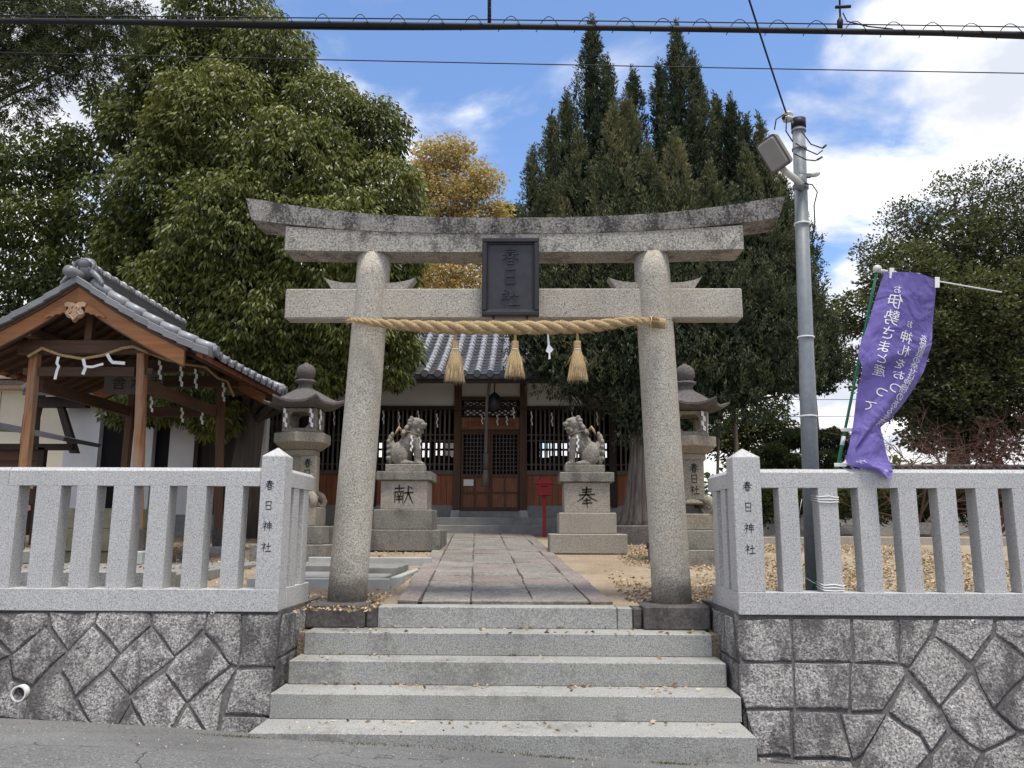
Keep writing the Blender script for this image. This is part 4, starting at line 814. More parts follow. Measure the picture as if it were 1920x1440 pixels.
# ================================================================ stone lanterns
def lantern(xc, yc, zg, dz, label, sgn):
    t_ = empty('stone_lantern', (xc, yc, zg), label, 'stone lantern', 'stone lanterns flanking the path')
    P_ = lambda nm, prof, mat, n=24, rot=0., sm=True: lathe(nm, [(r, z+dz) for r, z in prof], xc, yc, mat, t_, n, rot, sm)
    P_('finial', [(.03, 2.955), (.035, 2.94), (.075, 2.925), (.115, 2.89), (.135, 2.83), (.13, 2.77), (.105, 2.725), (.095, 2.71)], M['lantern_dark'])
    P_('finial_neck', [(.13, 2.705), (.15, 2.69), (.15, 2.67), (.105, 2.645), (.10, 2.60), (.13, 2.57), (.175, 2.535)], M['lantern_dark'])
    # six-sided roof with upturned corners
    bm = bmesh.new(); n = 36; rings = []
    for (r, z, u_) in ((.17, 2.55, 0), (.26, 2.50, .0), (.34, 2.43, .05), (.42, 2.37, .3), (.485, 2.355, 1.), (.485, 2.325, 1.), (.44, 2.30, .6), (.30, 2.28, .1), (.22, 2.28, 0)):
        R = []
        for j in range(n):
            a = 2*math.pi*j/n+math.pi/6; ph = (a % (math.pi/3)) - math.pi/6; fl = math.cos(math.pi/6)/math.cos(ph); k_ = (abs(ph)/(math.pi/6))**3
            f2 = 1+(fl/math.cos(math.pi/6)-1)*min(1, u_*1.2+.5)*.9; f2 = fl*1.12 if u_ > 0 else (fl+1)/2
            rr = r*(1+k_*.10*u_)*f2
            R.append(bm.verts.new((xc+rr*math.cos(a), yc+rr*math.sin(a), z+dz+.075*k_*u_)))
        rings.append(R)
    for A, B in zip(rings, rings[1:]):
        for j in range(n): bm.faces.new((A[j], A[(j+1) % n], B[(j+1) % n], B[j]))
    bm.faces.new(rings[0]); bm.faces.new(rings[-1])
    link('lantern_roof', bm_mesh(bm), M['lantern_dark'], t_, smooth=False)
    # fire box with an opening on each side
    bm = bmesh.new(); h = .235; z0, z1 = 1.935+dz, 2.275+dz; o_ = .12; th = .05
    for (sx, sy) in ((-1, -1), (1, -1), (-1, 1), (1, 1)):
        add_box(bm, *sorted((xc+sx*h, xc+sx*(h-.10))), *sorted((yc+sy*h, yc+sy*(h-.10))), z0+.06, z1-.045, .012)
    add_box(bm, xc-h, xc+h, yc-h, yc+h, z0, z0+.062, .01); add_box(bm, xc-h, xc+h, yc-h, yc+h, z1-.05, z1, .01)
    for a_ in range(4):    # chamfered corners of the openings
        c_, s_ = (1, 0) if a_ % 2 == 0 else (0, 1); sg = 1 if a_ < 2 else -1
        for e_ in (-1, 1):
            for zz_, q in ((z0+.062, 1), (z1-.05, -1)):
                p0 = (e_*.137, 0, zz_); tri = [(e_*.137, zz_), (e_*.09, zz_), (e_*.137, zz_+q*.05)]
                if c_: add_prism(bm, [(xc+u, v_) for u, v_ in tri], 'y', yc+sg*h-.002*sg, yc+sg*(h-.05))
                else: add_prism(bm, [(yc+u, v_) for u, v_ in tri], 'x', xc+sg*h-.002*sg, xc+sg*(h-.05))
    link('fire_box', bm_mesh(bm), M['lantern'], t_)
    P_('platform', [(.25, 1.935), (.395, 1.93), (.40, 1.91), (.40, 1.80), (.38, 1.785), (.27, 1.705), (.25, 1.70)], M['lantern'], 6, math.pi/6, False)
    P_('neck_ring', [(.20, 1.70), (.25, 1.695), (.25, 1.63), (.215, 1.60), (.2, 1.6)], M['lantern'], 6, math.pi/6, False)
    col = P_('column', [(.19, 1.60), (.165, 1.50), (.16, 1.35), (.17, 1.22), (.20, 1.13), (.25, 1.07), (.27, 1.04)], M['lantern'], 20)
    if sgn > 0:
        box('column_panel', xc-.13, xc+.17, yc-.22, yc, 1.08+dz, 1.62+dz, M['lantern'], col, .02)
        glyphs('carved_character', '春日社', (xc+.035, yc-.222, 1.575+dz), (1, 0, 0), (0, 0, 1), .125, .02, M['ink_worn'], col, thick=.002, wgt=.11, nrm=(0, -1, 0))
    else:
        box('column_panel', xc+.02, xc+.26, yc-.20, yc, 1.10+dz, 1.62+dz, M['lantern'], col, .02)
        glyphs('carved_character', '春日社', (xc+.14, yc-.202, 1.575+dz), (1, 0, 0), (0, 0, 1), .125, .02, M['ink_worn'], col, thick=.002, wgt=.11, nrm=(0, -1, 0))
    for k in range(4):     # scrolled feet
        bm = bmesh.new()
        a = math.pi/4+k*math.pi/2
        add_tube(bm, [(xc+math.cos(a)*r, yc+math.sin(a)*r, z+dz) for r, z in ((.18, 1.10), (.26, 1.10), (.34, 1.06), (.375, 1.0), (.36, .94), (.31, .925), (.28, .96), (.30, .99))], [.05, .06, .06, .055, .05, .045, .04, .025], 10)
        link('scroll_foot', bm_mesh(bm), M['lantern'], t_, smooth=True)
    for i, (hw, a, b_) in enumerate(((.30, .665, .915), (.42, .42, .665), (.50, min(.18, zg), .42))):
        box('base_tier', xc-hw, xc+hw, yc-hw*.95, yc+hw*.95, a+dz*.5 if i else a+dz*.5, (b_+dz) if i == 0 else b_+dz*.5, M['pedestal'] if i else M['lantern'], t_, .012)
    for (x, y, h_) in ((xc-.19, yc-.27, .3), (xc+.17, yc-.27, .3), (xc+.27, yc-.12, .32)):
        bm = bmesh.new(); shide(bm, (x, y, 2.27+dz), h_*.85, .055, 4, turn=.0 if y < yc-.2 else 1.2); o = link('paper_streamer', bm_mesh(bm), M['paper'], None, loc=(x, y, 2.27+dz))
        tag(o, 'white folded paper streamer %s of the %s stone lantern' % ('at the front left corner' if x < xc else ('at the front right corner' if y < yc-.2 else 'on the right side'), 'left' if sgn < 0 else 'right'), 'paper streamer', 'paper streamers on the %s stone lantern' % ('left' if sgn < 0 else 'right'))
    return t_
lantern(-3.15, 11.3, .2, 0, 'tall six-roofed stone lantern left of the gate with a dark ball finial', -1)
lantern(2.17, 11.0, .17, -.075, 'tall stone lantern right of the gate, half hidden by the right pillar, lettered column', 1)

# red offering box on a post
rb = empty('offering_box', (.33, 15.9, .5), 'small red metal box with a pitched lid on a red post beside the hall steps', 'box')
box('post', .335-.035, .335+.035, 15.87, 15.93, .45, 1.27, M['redpaint'], rb)
box('box_body', .20, .48, 15.76, 16.0, 1.27, 1.50, M['redpaint'], rb, .005)
prism('box_lid', [(.15, 1.49), (.53, 1.49), (.34, 1.62)], 'y', 15.73, 16.03, M['redpaint'], rb)
box('box_slot', .27, .41, 15.752, 15.762, 1.43, 1.445, M['dark'], rb)
# ================================================================ washing pavilion
PX = -5.48; Y0, Y1 = 9.45, 12.55
zt = lambda dx: 3.65 - .70*abs(dx) + .09*dx*dx
pav = empty('water_pavilion', (PX, 11, .27), 'open timber washing pavilion with a gabled grey tile roof and orange bargeboards', 'pavilion')
pt = empty('stone_platform', (PX, 10, .1), 'low grey stone platform under the washing pavilion', 'platform')
box('platform_block', -7.6, -3.35, 7.62, 13.2, 0, .20, M['concrete'], pt, .01)
for i in range(6): box('edge_stone', -7.62+.72*i, -7.62+.72*(i+1)-.01, 7.55, 7.80, .0, .235, M['granite_step'], pt, .008)
for (x, y, xt_) in ((-6.11, 9.8, -6.14), (-4.665, 9.8, -4.795), (-4.60, 12.2, -4.70), (-6.10, 12.2, -6.06)):
    box('post_base', x-.13, x+.13, y-.13, y+.13, .2, .36, M['concrete_pale'], pav, .015)
    ps = prism('post', [(x-.050, .36), (x+.050, .36), (xt_+.050, 2.80), (xt_-.050, 2.80)], 'y', y-.055, y+.055, M['wood_orange'] if y < 11 else M['wood_brown_z'], pav, .008)
    prism('metal_shoe', [(x-.055, .361), (x+.055, .361), (x+.055+(xt_-x)*.107, .62), (x-.055+(xt_-x)*.107, .62)], 'y', y-.061, y+.061, M['dark_stone'], ps)
box('cross_beam', -6.35, -4.57, 9.74, 9.86, 2.76, 2.93, M['wood_brown'], pav, .006); box('cross_beam', -6.35, -4.45, 12.14, 12.26, 2.76, 2.93, M['wood_brown'], pav, .006)
box('tie_rail', -6.058, -4.862, 9.77, 9.83, 2.48, 2.595, M['wood_brown'], pav, .004); box('tie_rail', -6.0, -4.755, 12.17, 12.23, 2.30, 2.45, M['wood_brown'], pav, .004)
for x in (-6.26, -4.94+.22): box('tie_rail_end', x-.0, x+.075, 9.775, 9.825, 2.50, 2.58, M['wood_brown'], pav)
box('side_rail', -6.11, -6.05, 9.865, 12.13, 2.30, 2.45, M['wood_brown_y'], pav, .004); box('side_rail', -4.78, -4.72, 9.865, 12.13, 2.30, 2.45, M['wood_brown_y'], pav, .004)
for x in (-6.13, -4.78):
    box('purlin', x-.065, x+.065, 9.55, 12.45, 2.935, 3.06, M['wood_brown_y'], pav, .006); box('purlin_end', x-.06, x+.06, 9.53, 9.549, 2.94, 3.055, M['wood_end'], pav)
box('ridge_beam', PX-.05, PX+.05, 9.55, 12.45, 3.36, 3.48, M['wood_brown_y'], pav); box('king_post', PX-.045, PX+.045, 9.76, 9.84, 2.93, 3.36, M['wood_brown_z'], pav)
box('middle_beam', -6.3, -4.6, 10.95, 11.07, 2.76, 2.93, M['wood_brown'], pav)
def slope_prism(name, dx0, dx1, top, bot, y0, y1, mat, sgn, n=8, **k):
    xs = np.linspace(dx0, dx1, n+1); P_ = [(PX+sgn*x, zt(x)+top) for x in xs] + [(PX+sgn*x, zt(x)+bot) for x in xs[::-1]]
    return prism(name, P_, 'y', y0, y1, mat, pav, **k)
for sgn in (-1, 1):
    slope_prism('roof_board', 0, 1.56, -.085, -.105, Y0+.06, Y1-.06, M['wood_brown_y'], sgn)
    for i in range(12):
        yy = Y0+.2+i*.245; slope_prism('rafter', 0, 1.54, -.106, -.165, yy-.022, yy+.022, M['wood_brown'], sgn)
    for (a, b_) in ((Y0, Y0+.045), (Y1-.045, Y1)):
        slope_prism('bargeboard', 0.0, 1.36, -.125, -.315, a, b_, M['wood_barge'], sgn)
        slope_prism('barge_moulding', 0.0, 1.40, -.085, -.124, a-.02, b_+.02, M['wood_brown'], sgn)
        slope_prism('barge_bead', 0.0, 1.36, -.316, -.334, a-.008, b_+.01, M['wood_brown'], sgn)
    slope_prism('eave_board', 1.50, 1.58, -.07, -.13, Y0+.02, Y1-.02, M['wood_red'], sgn, 1)
    # verge tiles on the gable edge (each its own piece)
    n = 9; 
    for i in range(n):
        d0, d1 = 1.66*i/n, 1.66*(i+1)/n+.015
        for (a, b_) in ((Y0-.07, Y0+.13), (Y1-.13, Y1+.07)):
            P_ = [(PX+sgn*d0, zt(d0)+.0), (PX+sgn*d1, zt(d1)+.016), (PX+sgn*d1, zt(d1)-.07), (PX+sgn*d0, zt(d0)-.086)]
            prism('verge_tile', P_, 'y', a-(.006 if i % 2 else 0), b_, M['tile'], pav, .004)
    n = 7
    for i in range(n):
        d0, d1 = .10+1.58*i/n, .10+1.58*(i+1)/n-.012
        for yv in (Y0+.13, Y1-.13): tube('verge_cover_tile', [(PX+sgn*d0, yv, zt(d0)+.045), (PX+sgn*d1, yv, zt(d1)+.055)], [.052, .058], M['tile_pale'], pav, 12)
    # field tiles, wavy pan tiles laid in courses
    bm = bmesh.new(); nx_, ncol = 9, 12; Wc = (Y1-Y0-.36)/ncol
    for i in range(nx_):
        for j in range(ncol):
            if sgn < 0: b2 = bm
            else: b2 = bmesh.new()
            d1, d0 = 1.66-(1.6/nx_)*i, 1.66-(1.6/nx_)*(i+1)-.02; ya = Y0+.18+j*Wc
            A = []
            for d_, lf in ((d1, .028), (max(.05, d0), .004)):
                A.append([b2.verts.new((PX+sgn*d_, ya+Wc*s_, zt(d_)+lf-.03+.022*math.cos(2*math.pi*(s_-.15)))) for s_ in np.linspace(0, 1, 7)])
            L_ = [b2.verts.new((v_.co.x, v_.co.y, v_.co.z-.025)) for v_ in A[0]]
            for k in range(6): b2.faces.new((A[0][k], A[0][k+1], A[1][k+1], A[1][k])); b2.faces.new((L_[k], L_[k+1], A[0][k+1], A[0][k]))
            if sgn > 0: link('pan_tile', bm_mesh(b2), M['tile_pale'] if random.random() < .6 else M['tile'], pav)
    if sgn < 0: link('pan_tiles_left_slope', bm_mesh(bm), M['tile'], pav, kind='stuff')
    else: bm.free()
    for j in range(11):       # eave end tiles
        ya = Y0+.30+j*.255; d_ = 1.67; o_ = PX+sgn*d_
        bm = bmesh.new(); bmesh.ops.create_cone(bm, cap_ends=True, segments=16, radius1=.040, radius2=.040, depth=.05, matrix=Matrix.Translation((o_+sgn*.012, ya, zt(d_)+.005)) @ Matrix.Rotation(rad(90), 4, 'Y'))
        add_box(bm, *sorted((o_-sgn*.0, o_+sgn*.02)), ya+.035, ya+.215, zt(d_)-.065, zt(d_)-.01, .004); link('eave_tile', bm_mesh(bm), M['tile'], pav)
    for yv in (Y0+.13, Y1-.13):
        bm = bmesh.new(); bmesh.ops.create_cone(bm, cap_ends=True, segments=24, radius1=.062, radius2=.062, depth=.05, matrix=Matrix.Translation((PX+sgn*1.70, yv, zt(1.70)+.035)) @ Matrix.Rotation(rad(90), 4, 'Y')); link('corner_cap_tile', bm_mesh(bm), M['tile'], pav)
# ridge
for i in range(7): box('ridge_layer', PX-.115+.008*i, PX+.115-.008*i, Y0+.16, Y1-.16, 3.60+.031*i, 3.60+.031*i+.022, M['tile_dark'], pav)
box('ridge_core', PX-.05, PX+.05, Y0+.18, Y1-.18, 3.56, 3.83, M['tile_dark'], pav)
for i in range(13):
    y = Y0+.20+i*.215; bm = bmesh.new()
    add_tube(bm, [(PX, y, 3.835), (PX, y+.17, 3.835)], [.060, .060], 14); add_tube(bm, [(PX, y+.15, 3.838), (PX, y+.205, 3.838)], [.070, .070], 14)
    link('ridge_cap', bm_mesh(bm), M['tile_pale'] if i % 2 else M['tile'], pav, smooth=True)
on = tube('ridge_end_roll', [(PX-.07, Y0-.15, 3.69), (PX-.03, Y0+.22, 3.69)], .068, M['tile'], pav, 20)
bm = bmesh.new()     # carved ridge-end ornament
add_ell(bm, (PX, Y0+.14, 3.80), (.135, .07, .125), 20, 12); add_ell(bm, (PX, Y0+.12, 3.86), (.12, .09, .075), 20, 10)
for s_ in (-1, 1):
    add_tube(bm, [(PX+s_*x, Y0+.07, z) for x, z in ((.04, 3.84), (.09, 3.86), (.125, 3.82), (.11, 3.77), (.075, 3.775), (.075, 3.81))], [.02, .024, .024, .02, .018, .012], 8)
    add_tube(bm, [(PX+s_*x, Y0+.07, z) for x, z in ((.10, 3.75), (.15, 3.70), (.20, 3.655), (.24, 3.60), (.26, 3.56))], [.035, .04, .036, .03, .014], 8)
    for k in range(5): add_ell(bm, (PX+s_*(.15+.025*k), Y0+.045, 3.71-.03*k), (.013, .012, .03), 8, 6)
add_tube(bm, [(PX+.10*math.cos(a), Y0+.05, 3.82+.075*math.sin(a)) for a in np.linspace(.3, 2.84, 9)], .013, 6)
link('ridge_end_ornament', bm_mesh(bm), M['tile'], pav, smooth=True)
# carved pendant under the apex
bm = bmesh.new(); yc = Y0-.02
prof = [(0, .0), (.035, .02), (.10, .03), (.135, .005), (.12, -.035), (.085, -.03), (.075, -.055), (.10, -.08), (.115, -.115), (.08, -.165), (.035, -.18), (0, -.225)]
add_prism(bm, [(PX+x, 3.30+z) for x, z in prof] + [(PX-x, 3.30+z) for x, z in prof[::-1][1:-1]], 'y', yc-.02, yc+.03)
for s_ in (-1, 1):
    add_tube(bm, [(PX+s_*x, yc-.022, 3.30+z) for x, z in ((.02, -.02), (.05, -.05), (.04, -.09), (.07, -.13), (.03, -.16))], [.008, .014, .012, .012, .006], 6)
    add_tube(bm, [(PX+s_*x, yc-.022, 3.30+z) for x, z in ((.0, -.20), (.05, -.14), (.10, -.125))], [.012, .012, .006], 6)
o = link('gable_pendant', bm_mesh(bm), M['wood_carved'], pav)
for s_ in (-1, 1):
    bm = bmesh.new(); P_ = [(.11, .01), (.15, .015), (.22, -.02), (.30, -.075), (.38, -.135), (.36, -.15), (.31, -.125), (.27, -.13), (.23, -.10), (.19, -.105), (.16, -.08), (.12, -.08)]
    add_prism(bm, [(PX+s_*x, 3.28+z) for x, z in P_], 'y', yc+.0, yc+.03); link('pendant_fin', bm_mesh(bm), M['wood_barge'], pav)
bd = box('name_board', -5.83, -5.02, 10.9, 10.93, 2.44, 2.76, M['wood_bar'], pav)
me = text_mesh('舎 水 手', .20); me.transform(Matrix.Translation((-5.72, 10.894, 2.52)) @ Matrix.Rotation(rad(90), 4, 'X')); link('board_lettering', me, M['ink'], bd)
# water basin
ba = empty('water_basin', (-5.5, 10.8, .2), 'mossy stone water basin under the washing pavilion', 'basin')
bm = bmesh.new(); x0, x1, y0, y1, z0, z1 = -6.0, -4.98, 10.2, 11.4, .2, .87
for q in ((x0, x1, y0, y0+.12), (x0, x1, y1-.12, y1), (x0, x0+.12, y0+.121, y1-.121), (x1-.12, x1, y0+.121, y1-.121)): add_box(bm, *q, .62, z1, .008)
link('basin_rim', bm_mesh(bm), M['concrete_moss'], ba); box('basin_block', x0, x1, y0, y1, .34, .619, M['concrete_moss'], ba, .01); box('basin_foot', x0+.03, x1-.03, y0+.03, y1-.03, .2, .335, M['concrete_moss'], ba, .01)
box('water', x0+.12, x1-.12, y0+.12, y1-.12, .62, .80, plain('basin_water', (.03, .04, .04), .05, 0, 5, 0, 0, .5), ba)
# pavilion rope garland
pr = empty('rope_garland', (-5.4, 9.7, 2.75), 'thin twisted straw rope looped around the front and side of the pavilion', 'garland')
fp = [(-6.17, 9.70, 2.71), (-5.993, 9.68, 2.812), (-5.75, 9.68, 2.724), (-5.477, 9.68, 2.677), (-5.215, 9.68, 2.724), (-4.989, 9.68, 2.812), (-4.857, 9.68, 2.832), (-4.719, 9.72, 2.778), (-4.60, 10.0, 2.74), (-4.55, 10.5, 2.78), (-4.52, 11.1, 2.86), (-4.5, 11.5, 2.78), (-4.5, 11.9, 2.80), (-4.5, 12.2, 2.62)]
bm = bmesh.new(); add_rope(bm, fp, [.019]*len(fp), 420, 5, sides=5); link('cord', bm_mesh(bm), M['straw'], pr, smooth=True)
def strip(name, P_, wd, y, label, mat='paper'):
    bm = bmesh.new(); n = len(P_); V_ = []
    for i, (x, z) in enumerate(P_):
        a, b_ = P_[max(0, i-1)], P_[min(n-1, i+1)]; dx, dz = b_[0]-a[0], b_[1]-a[1]; L_ = math.hypot(dx, dz); nx_, nz_ = -dz/L_*wd/2, dx/L_*wd/2
        V_.append([bm.verts.new((x+nx_, y+.004*i, z+nz_)), bm.verts.new((x-nx_, y+.004*i, z-nz_)), bm.verts.new((x-nx_, y+.004*i+.002, z-nz_)), bm.verts.new((x+nx_, y+.004*i+.002, z+nz_))])
    for A, B in zip(V_, V_[1:]):
        for j in range(4): bm.faces.new((A[j], A[(j+1) % 4], B[(j+1) % 4], B[j]))
    bm.faces.new(V_[0]); bm.faces.new(V_[-1][::-1])
    o = link(name, bm_mesh(bm), M[mat], None, loc=(P_[0][0], y, P_[0][1])); tag(o, label, 'paper streamer', 'paper streamers on the pavilion rope')
strip('paper_streamer', [(-5.765, 2.70), (-5.78, 2.62), (-5.755, 2.58), (-5.775, 2.52), (-5.79, 2.42)], .035, 9.66, 'twisted white paper streamer hanging near the left post of the pavilion rope')
strip('paper_streamer', [(-5.455, 2.675), (-5.435, 2.60), (-5.42, 2.565), (-5.45, 2.48)], .04, 9.66, 'white paper streamer at the middle of the pavilion rope')
strip('paper_streamer', [(-5.425, 2.575), (-5.33, 2.57), (-5.27, 2.59), (-5.20, 2.61)], .03, 9.65, 'white paper streamer blown sideways at the middle of the pavilion rope')
strip('paper_streamer', [(-5.165, 2.735), (-5.12, 2.66), (-5.09, 2.63), (-5.0, 2.625), (-4.94, 2.62)], .04, 9.66, 'bent white paper streamer near the right front post of the pavilion')
for i, (x, y, z, h) in enumerate(((-4.64, 9.95, 2.72, .24), (-4.56, 10.4, 2.74, .27), (-4.53, 10.8, 2.78, .27), (-4.5, 11.75, 2.76, .28), (-4.9, 12.0, 2.42, .25), (-5.2, 12.0, 2.42, .22), (-5.3, 11.2, 2.46, .22))):
    bm = bmesh.new(); shide(bm, (x, y, z), h, .07, 4, turn=-.5); o = link('paper_streamer', bm_mesh(bm), M['paper'], None, loc=(x, y, z))
    tag(o, ['zigzag paper streamer just behind the right front post of the pavilion', 'zigzag paper streamer under the front corner of the right eave', 'zigzag paper streamer second along the right eave', 'long zigzag paper streamer at the rear of the right eave', 'zigzag paper streamer inside the pavilion near its rear right post', 'zigzag paper streamer inside the pavilion left of the rear right post', 'paper streamer beside the name board in the pavilion'][i], 'paper streamer', 'paper streamers on the pavilion rope')

# ================================================================ buildings behind, left
sh = empty('storehouse', (-7.3, 16, .5), 'white plastered storehouse with dark doorways behind the washing pavilion', 'storehouse')
box('plinth', -9.3, -5.1, 15.95, 18, .4, .88, M['concrete'], sh)
for a, b_ in ((-9.25, -8.56), (-8.0, -7.47), (-7.12, -6.95), (-5.42, -5.2)): box('wall_panel', a, b_, 16.0, 16.2, .88, 3.3, M['plaster_grey'], sh)
for a, b_ in ((-8.56, -8.0), (-7.47, -7.12)): box('door_opening', a, b_, 16.15, 16.25, .88, 2.85, M['dark'], sh); box('wall_panel', a, b_, 16.0, 16.2, 2.85, 3.3, M['plaster_grey'], sh)
wbp = box('wall_panel', -7.46+.0, -6.62, 15.99, 16.0, .9, 2.9, M['plaster_grey'], sh)
bpy.data.objects.remove(wbp)
box('wall_panel', -7.12, -6.55, 15.98, 16.0, .88, 3.3, M['plaster_grey'], sh)
box('shaded_wall_panel', -6.55, -5.42, 16.05, 16.1, .88, 3.3, M['wood_dark'], sh)  # dark panel: the shadow on this stretch of wall is its colour
box('corner_post', -6.60, -6.52, 15.93, 16.0, .88, 3.3, M['wood_dark'], sh)
box('side_wall', -9.25, -9.1, 16.2, 18, .88, 3.3, M['plaster_grey'], sh)
prism('roof', [(15.2, 3.22), (17.0, 4.6), (18.8, 3.22), (18.8, 3.12), (17.0, 4.48), (15.2, 3.12)], 'x', -9.7, -4.9, M['tile_dark'], sh)
for i in range(18): x = -9.65+.27*i; tube('cover_tile', [(x, 15.15, 3.24), (x, 17.0, 4.63)], .06, M['tile'], sh, 8)
prism('brace', [(-9.3, 3.1), (-9.18, 3.1), (-8.75, 2.05), (-8.9, 2.05)], 'y', 15.6, 15.72, M['wood_dark'], sh); box('bracket_beam', -9.6, -8.65, 15.55, 15.75, 2.95, 3.15, M['wood_dark'], sh)
hs = empty('cream_house', (-12.5, 20, .5), 'cream sided house with a brown eave at the left edge behind the pavilion', 'house')
box('wall', -16, -10.2, 20, 26, .4, 4.02, M['cream'], hs)
for i in range(7): box('siding_joint', -16+i*.9, -16+i*.9+.012, 19.985, 20.0, .5, 4.0, M['concrete'], hs)
for z, d, m_ in ((4.02, .35, 'wood_end'), (4.12, .42, 'wood_bar'), (4.25, .45, 'wood_end')): box('eave_fascia', -16.4, -9.9, 20-d, 20.2, z, z+.10, M[m_], hs)
prism('roof', [(-16.5, 4.36), (-9.8, 4.36), (-13.2, 5.1), (-16.5, 5.1)], 'y', 19.6, 26, M['tile_pale'], hs)
for i in range(9): prism('roof_seam', [(-12.8+.45*i-.02, 4.37), (-12.8+.45*i+.02, 4.37), (-12.78+.45*i+.02, 4.44), (-12.78+.45*i-.02, 4.44)], 'y', 19.55, 19.62, M['tile_dark'], hs)
h2 = empty('grey_roofed_house', (-20, 28, .5), 'far house with a steep grey roof at the left edge of the picture', 'house')
box('wall', -30, -18.6, 28, 34, .4, 6.3, M['cream'], h2); prism('roof', [(-30, 10.5), (-22, 9.6), (-17.6, 6.4), (-17.6, 6.2), (-22, 9.3), (-30, 10.2)], 'y', 27.4, 35, M['tile'], h2)
for i in range(3): w_ = box('window', -20.5+i*.9-2, -19.9+i*.9-2, 27.95, 28.0, 4.4, 5.6, M['dark'], h2)
em = empty('votive_plaque_rack', (-8.1, 13, .45), 'dark roofed rack of small wooden votive plaques left of the storehouse', 'rack')
prism('rack_roof', [(-9.9, 2.37), (-8.7, 2.33), (-7.22, 2.02), (-7.26, 1.96), (-8.7, 2.22), (-9.9, 2.27)], 'y', 12.5, 13.6, M['tile_dark'], em)
box('roof_beam', -9.8, -7.35, 12.95, 13.05, 1.86, 1.96, M['wood_dark'], em)
for x in (-9.6, -7.85): box('post', x-.05, x+.05, 12.95, 13.05, .35, 1.9, M['wood_dark'], em)
box('back_board', -9.55, -7.9, 13.06, 13.1, .9, 1.9, M['wood_brown'], em)
for z in (1.0, 1.35, 1.7): box('rack_rail', -9.55, -7.9, 12.98, 13.0, z, z+.03, M['wood_brown'], em)
for z in (1.02, 1.37):
    for i in range(11):
        x = -9.5+.145*i+random.uniform(-.02, .02); zz_ = z-.13+random.uniform(-.01, .01)
        prism('votive_plaque', [(x, zz_), (x+.12, zz_), (x+.12, zz_+.07), (x+.06, zz_+.10), (x, zz_+.07)], 'y', 12.955, 12.97, M['wood_carved'], em)

# ================================================================ right background
kb = empty('yard_kerb', (6, 14.3, .42), 'low stone kerb across the sand at the foot of the garden on the right', 'kerb')
for i in range(12): box('kerb_stone', 3.1+i*.9, 3.1+(i+1)*.9-.012, 14.2, 14.36, GZ(14.3)-.1, GZ(14.3)+.12+random.uniform(-.01, .01), M['pedestal_clean'], kb, .01)
pk = empty('tree_kerb', (2.2, 14.5, .4), 'dark stone edging around the foot of the big juniper', 'kerb')
for (x0, x1, y, z1_, h_) in ((1.40, 2.6, 14.0, .70, .2), (2.61, 3.4, 14.05, .68, .2)): box('edging_stone', x0, x1, y, y+.25, .3, z1_, M['dark_stone'], pk, .02)
box('edging_stone', 1.9, 2.9, 12.9, 13.2, .28, .46, M['dark_stone'], pk, .03)
gr_bed = grid_sheet('planting_bed', list(np.linspace(1.45, 3.4, 6)), list(np.linspace(14.2, 17.6, 6)), lambda x, y: .68+.03*math.sin(x*5)*math.cos(y*4), M['sand'])
bw = empty('boundary_wall', (10, 20, .5), 'low dark boundary wall with tiled coping and white base across the right background', 'wall')
box('base_course', 5.0, 17, 19.9, 20.1, .4, 1.02, M['concrete_pale'], bw)
for i in range(24): box('wall_board', 5.0+.5*i, 5.0+.5*(i+1)-.02, 19.95, 20.05, 1.02, 2.0, M['wood_dark'], bw)
prism('coping', [(19.7, 1.98), (20.0, 2.12), (20.3, 1.98), (20.3, 1.93), (19.7, 1.93)], 'x', 5.0, 17, M['tile_dark'], bw)
for i in range(60): x = 5.1+.2*i; tube('coping_tile', [(x, 19.66, 1.99), (x, 20.0, 2.14)], .04, M['tile_dark'], bw, 6)
tube('coping_ridge', [(5, 20, 2.17), (17, 20, 2.17)], .05, M['tile_dark'], bw, 8)
for i, (x, y, r_) in enumerate(((5.3, 16.2, .16), (6.4, 16.6, .2), (7.8, 16.4, .24), (9.3, 16.9, .2))):
    bm = bmesh.new(); bmesh.ops.create_icosphere(bm, subdivisions=2, radius=1)
    for v_ in bm.verts: v_.co = Vector((v_.co.x*r_*1.4, v_.co.y*r_, v_.co.z*r_))*random.uniform(.85, 1.12)+Vector((x, y, .56))
    o = link('garden_rock', bm_mesh(bm), M['dark_stone'], None, loc=(x, y, .5)); tag(o, ['small dark garden rock under the pruned pines', 'dark garden rock in the middle of the shrub bed', 'largest dark rock in the shrub bed, near the bare maple', 'dark rock at the right end of the shrub bed'][i], 'rock', 'rocks in the garden bed')

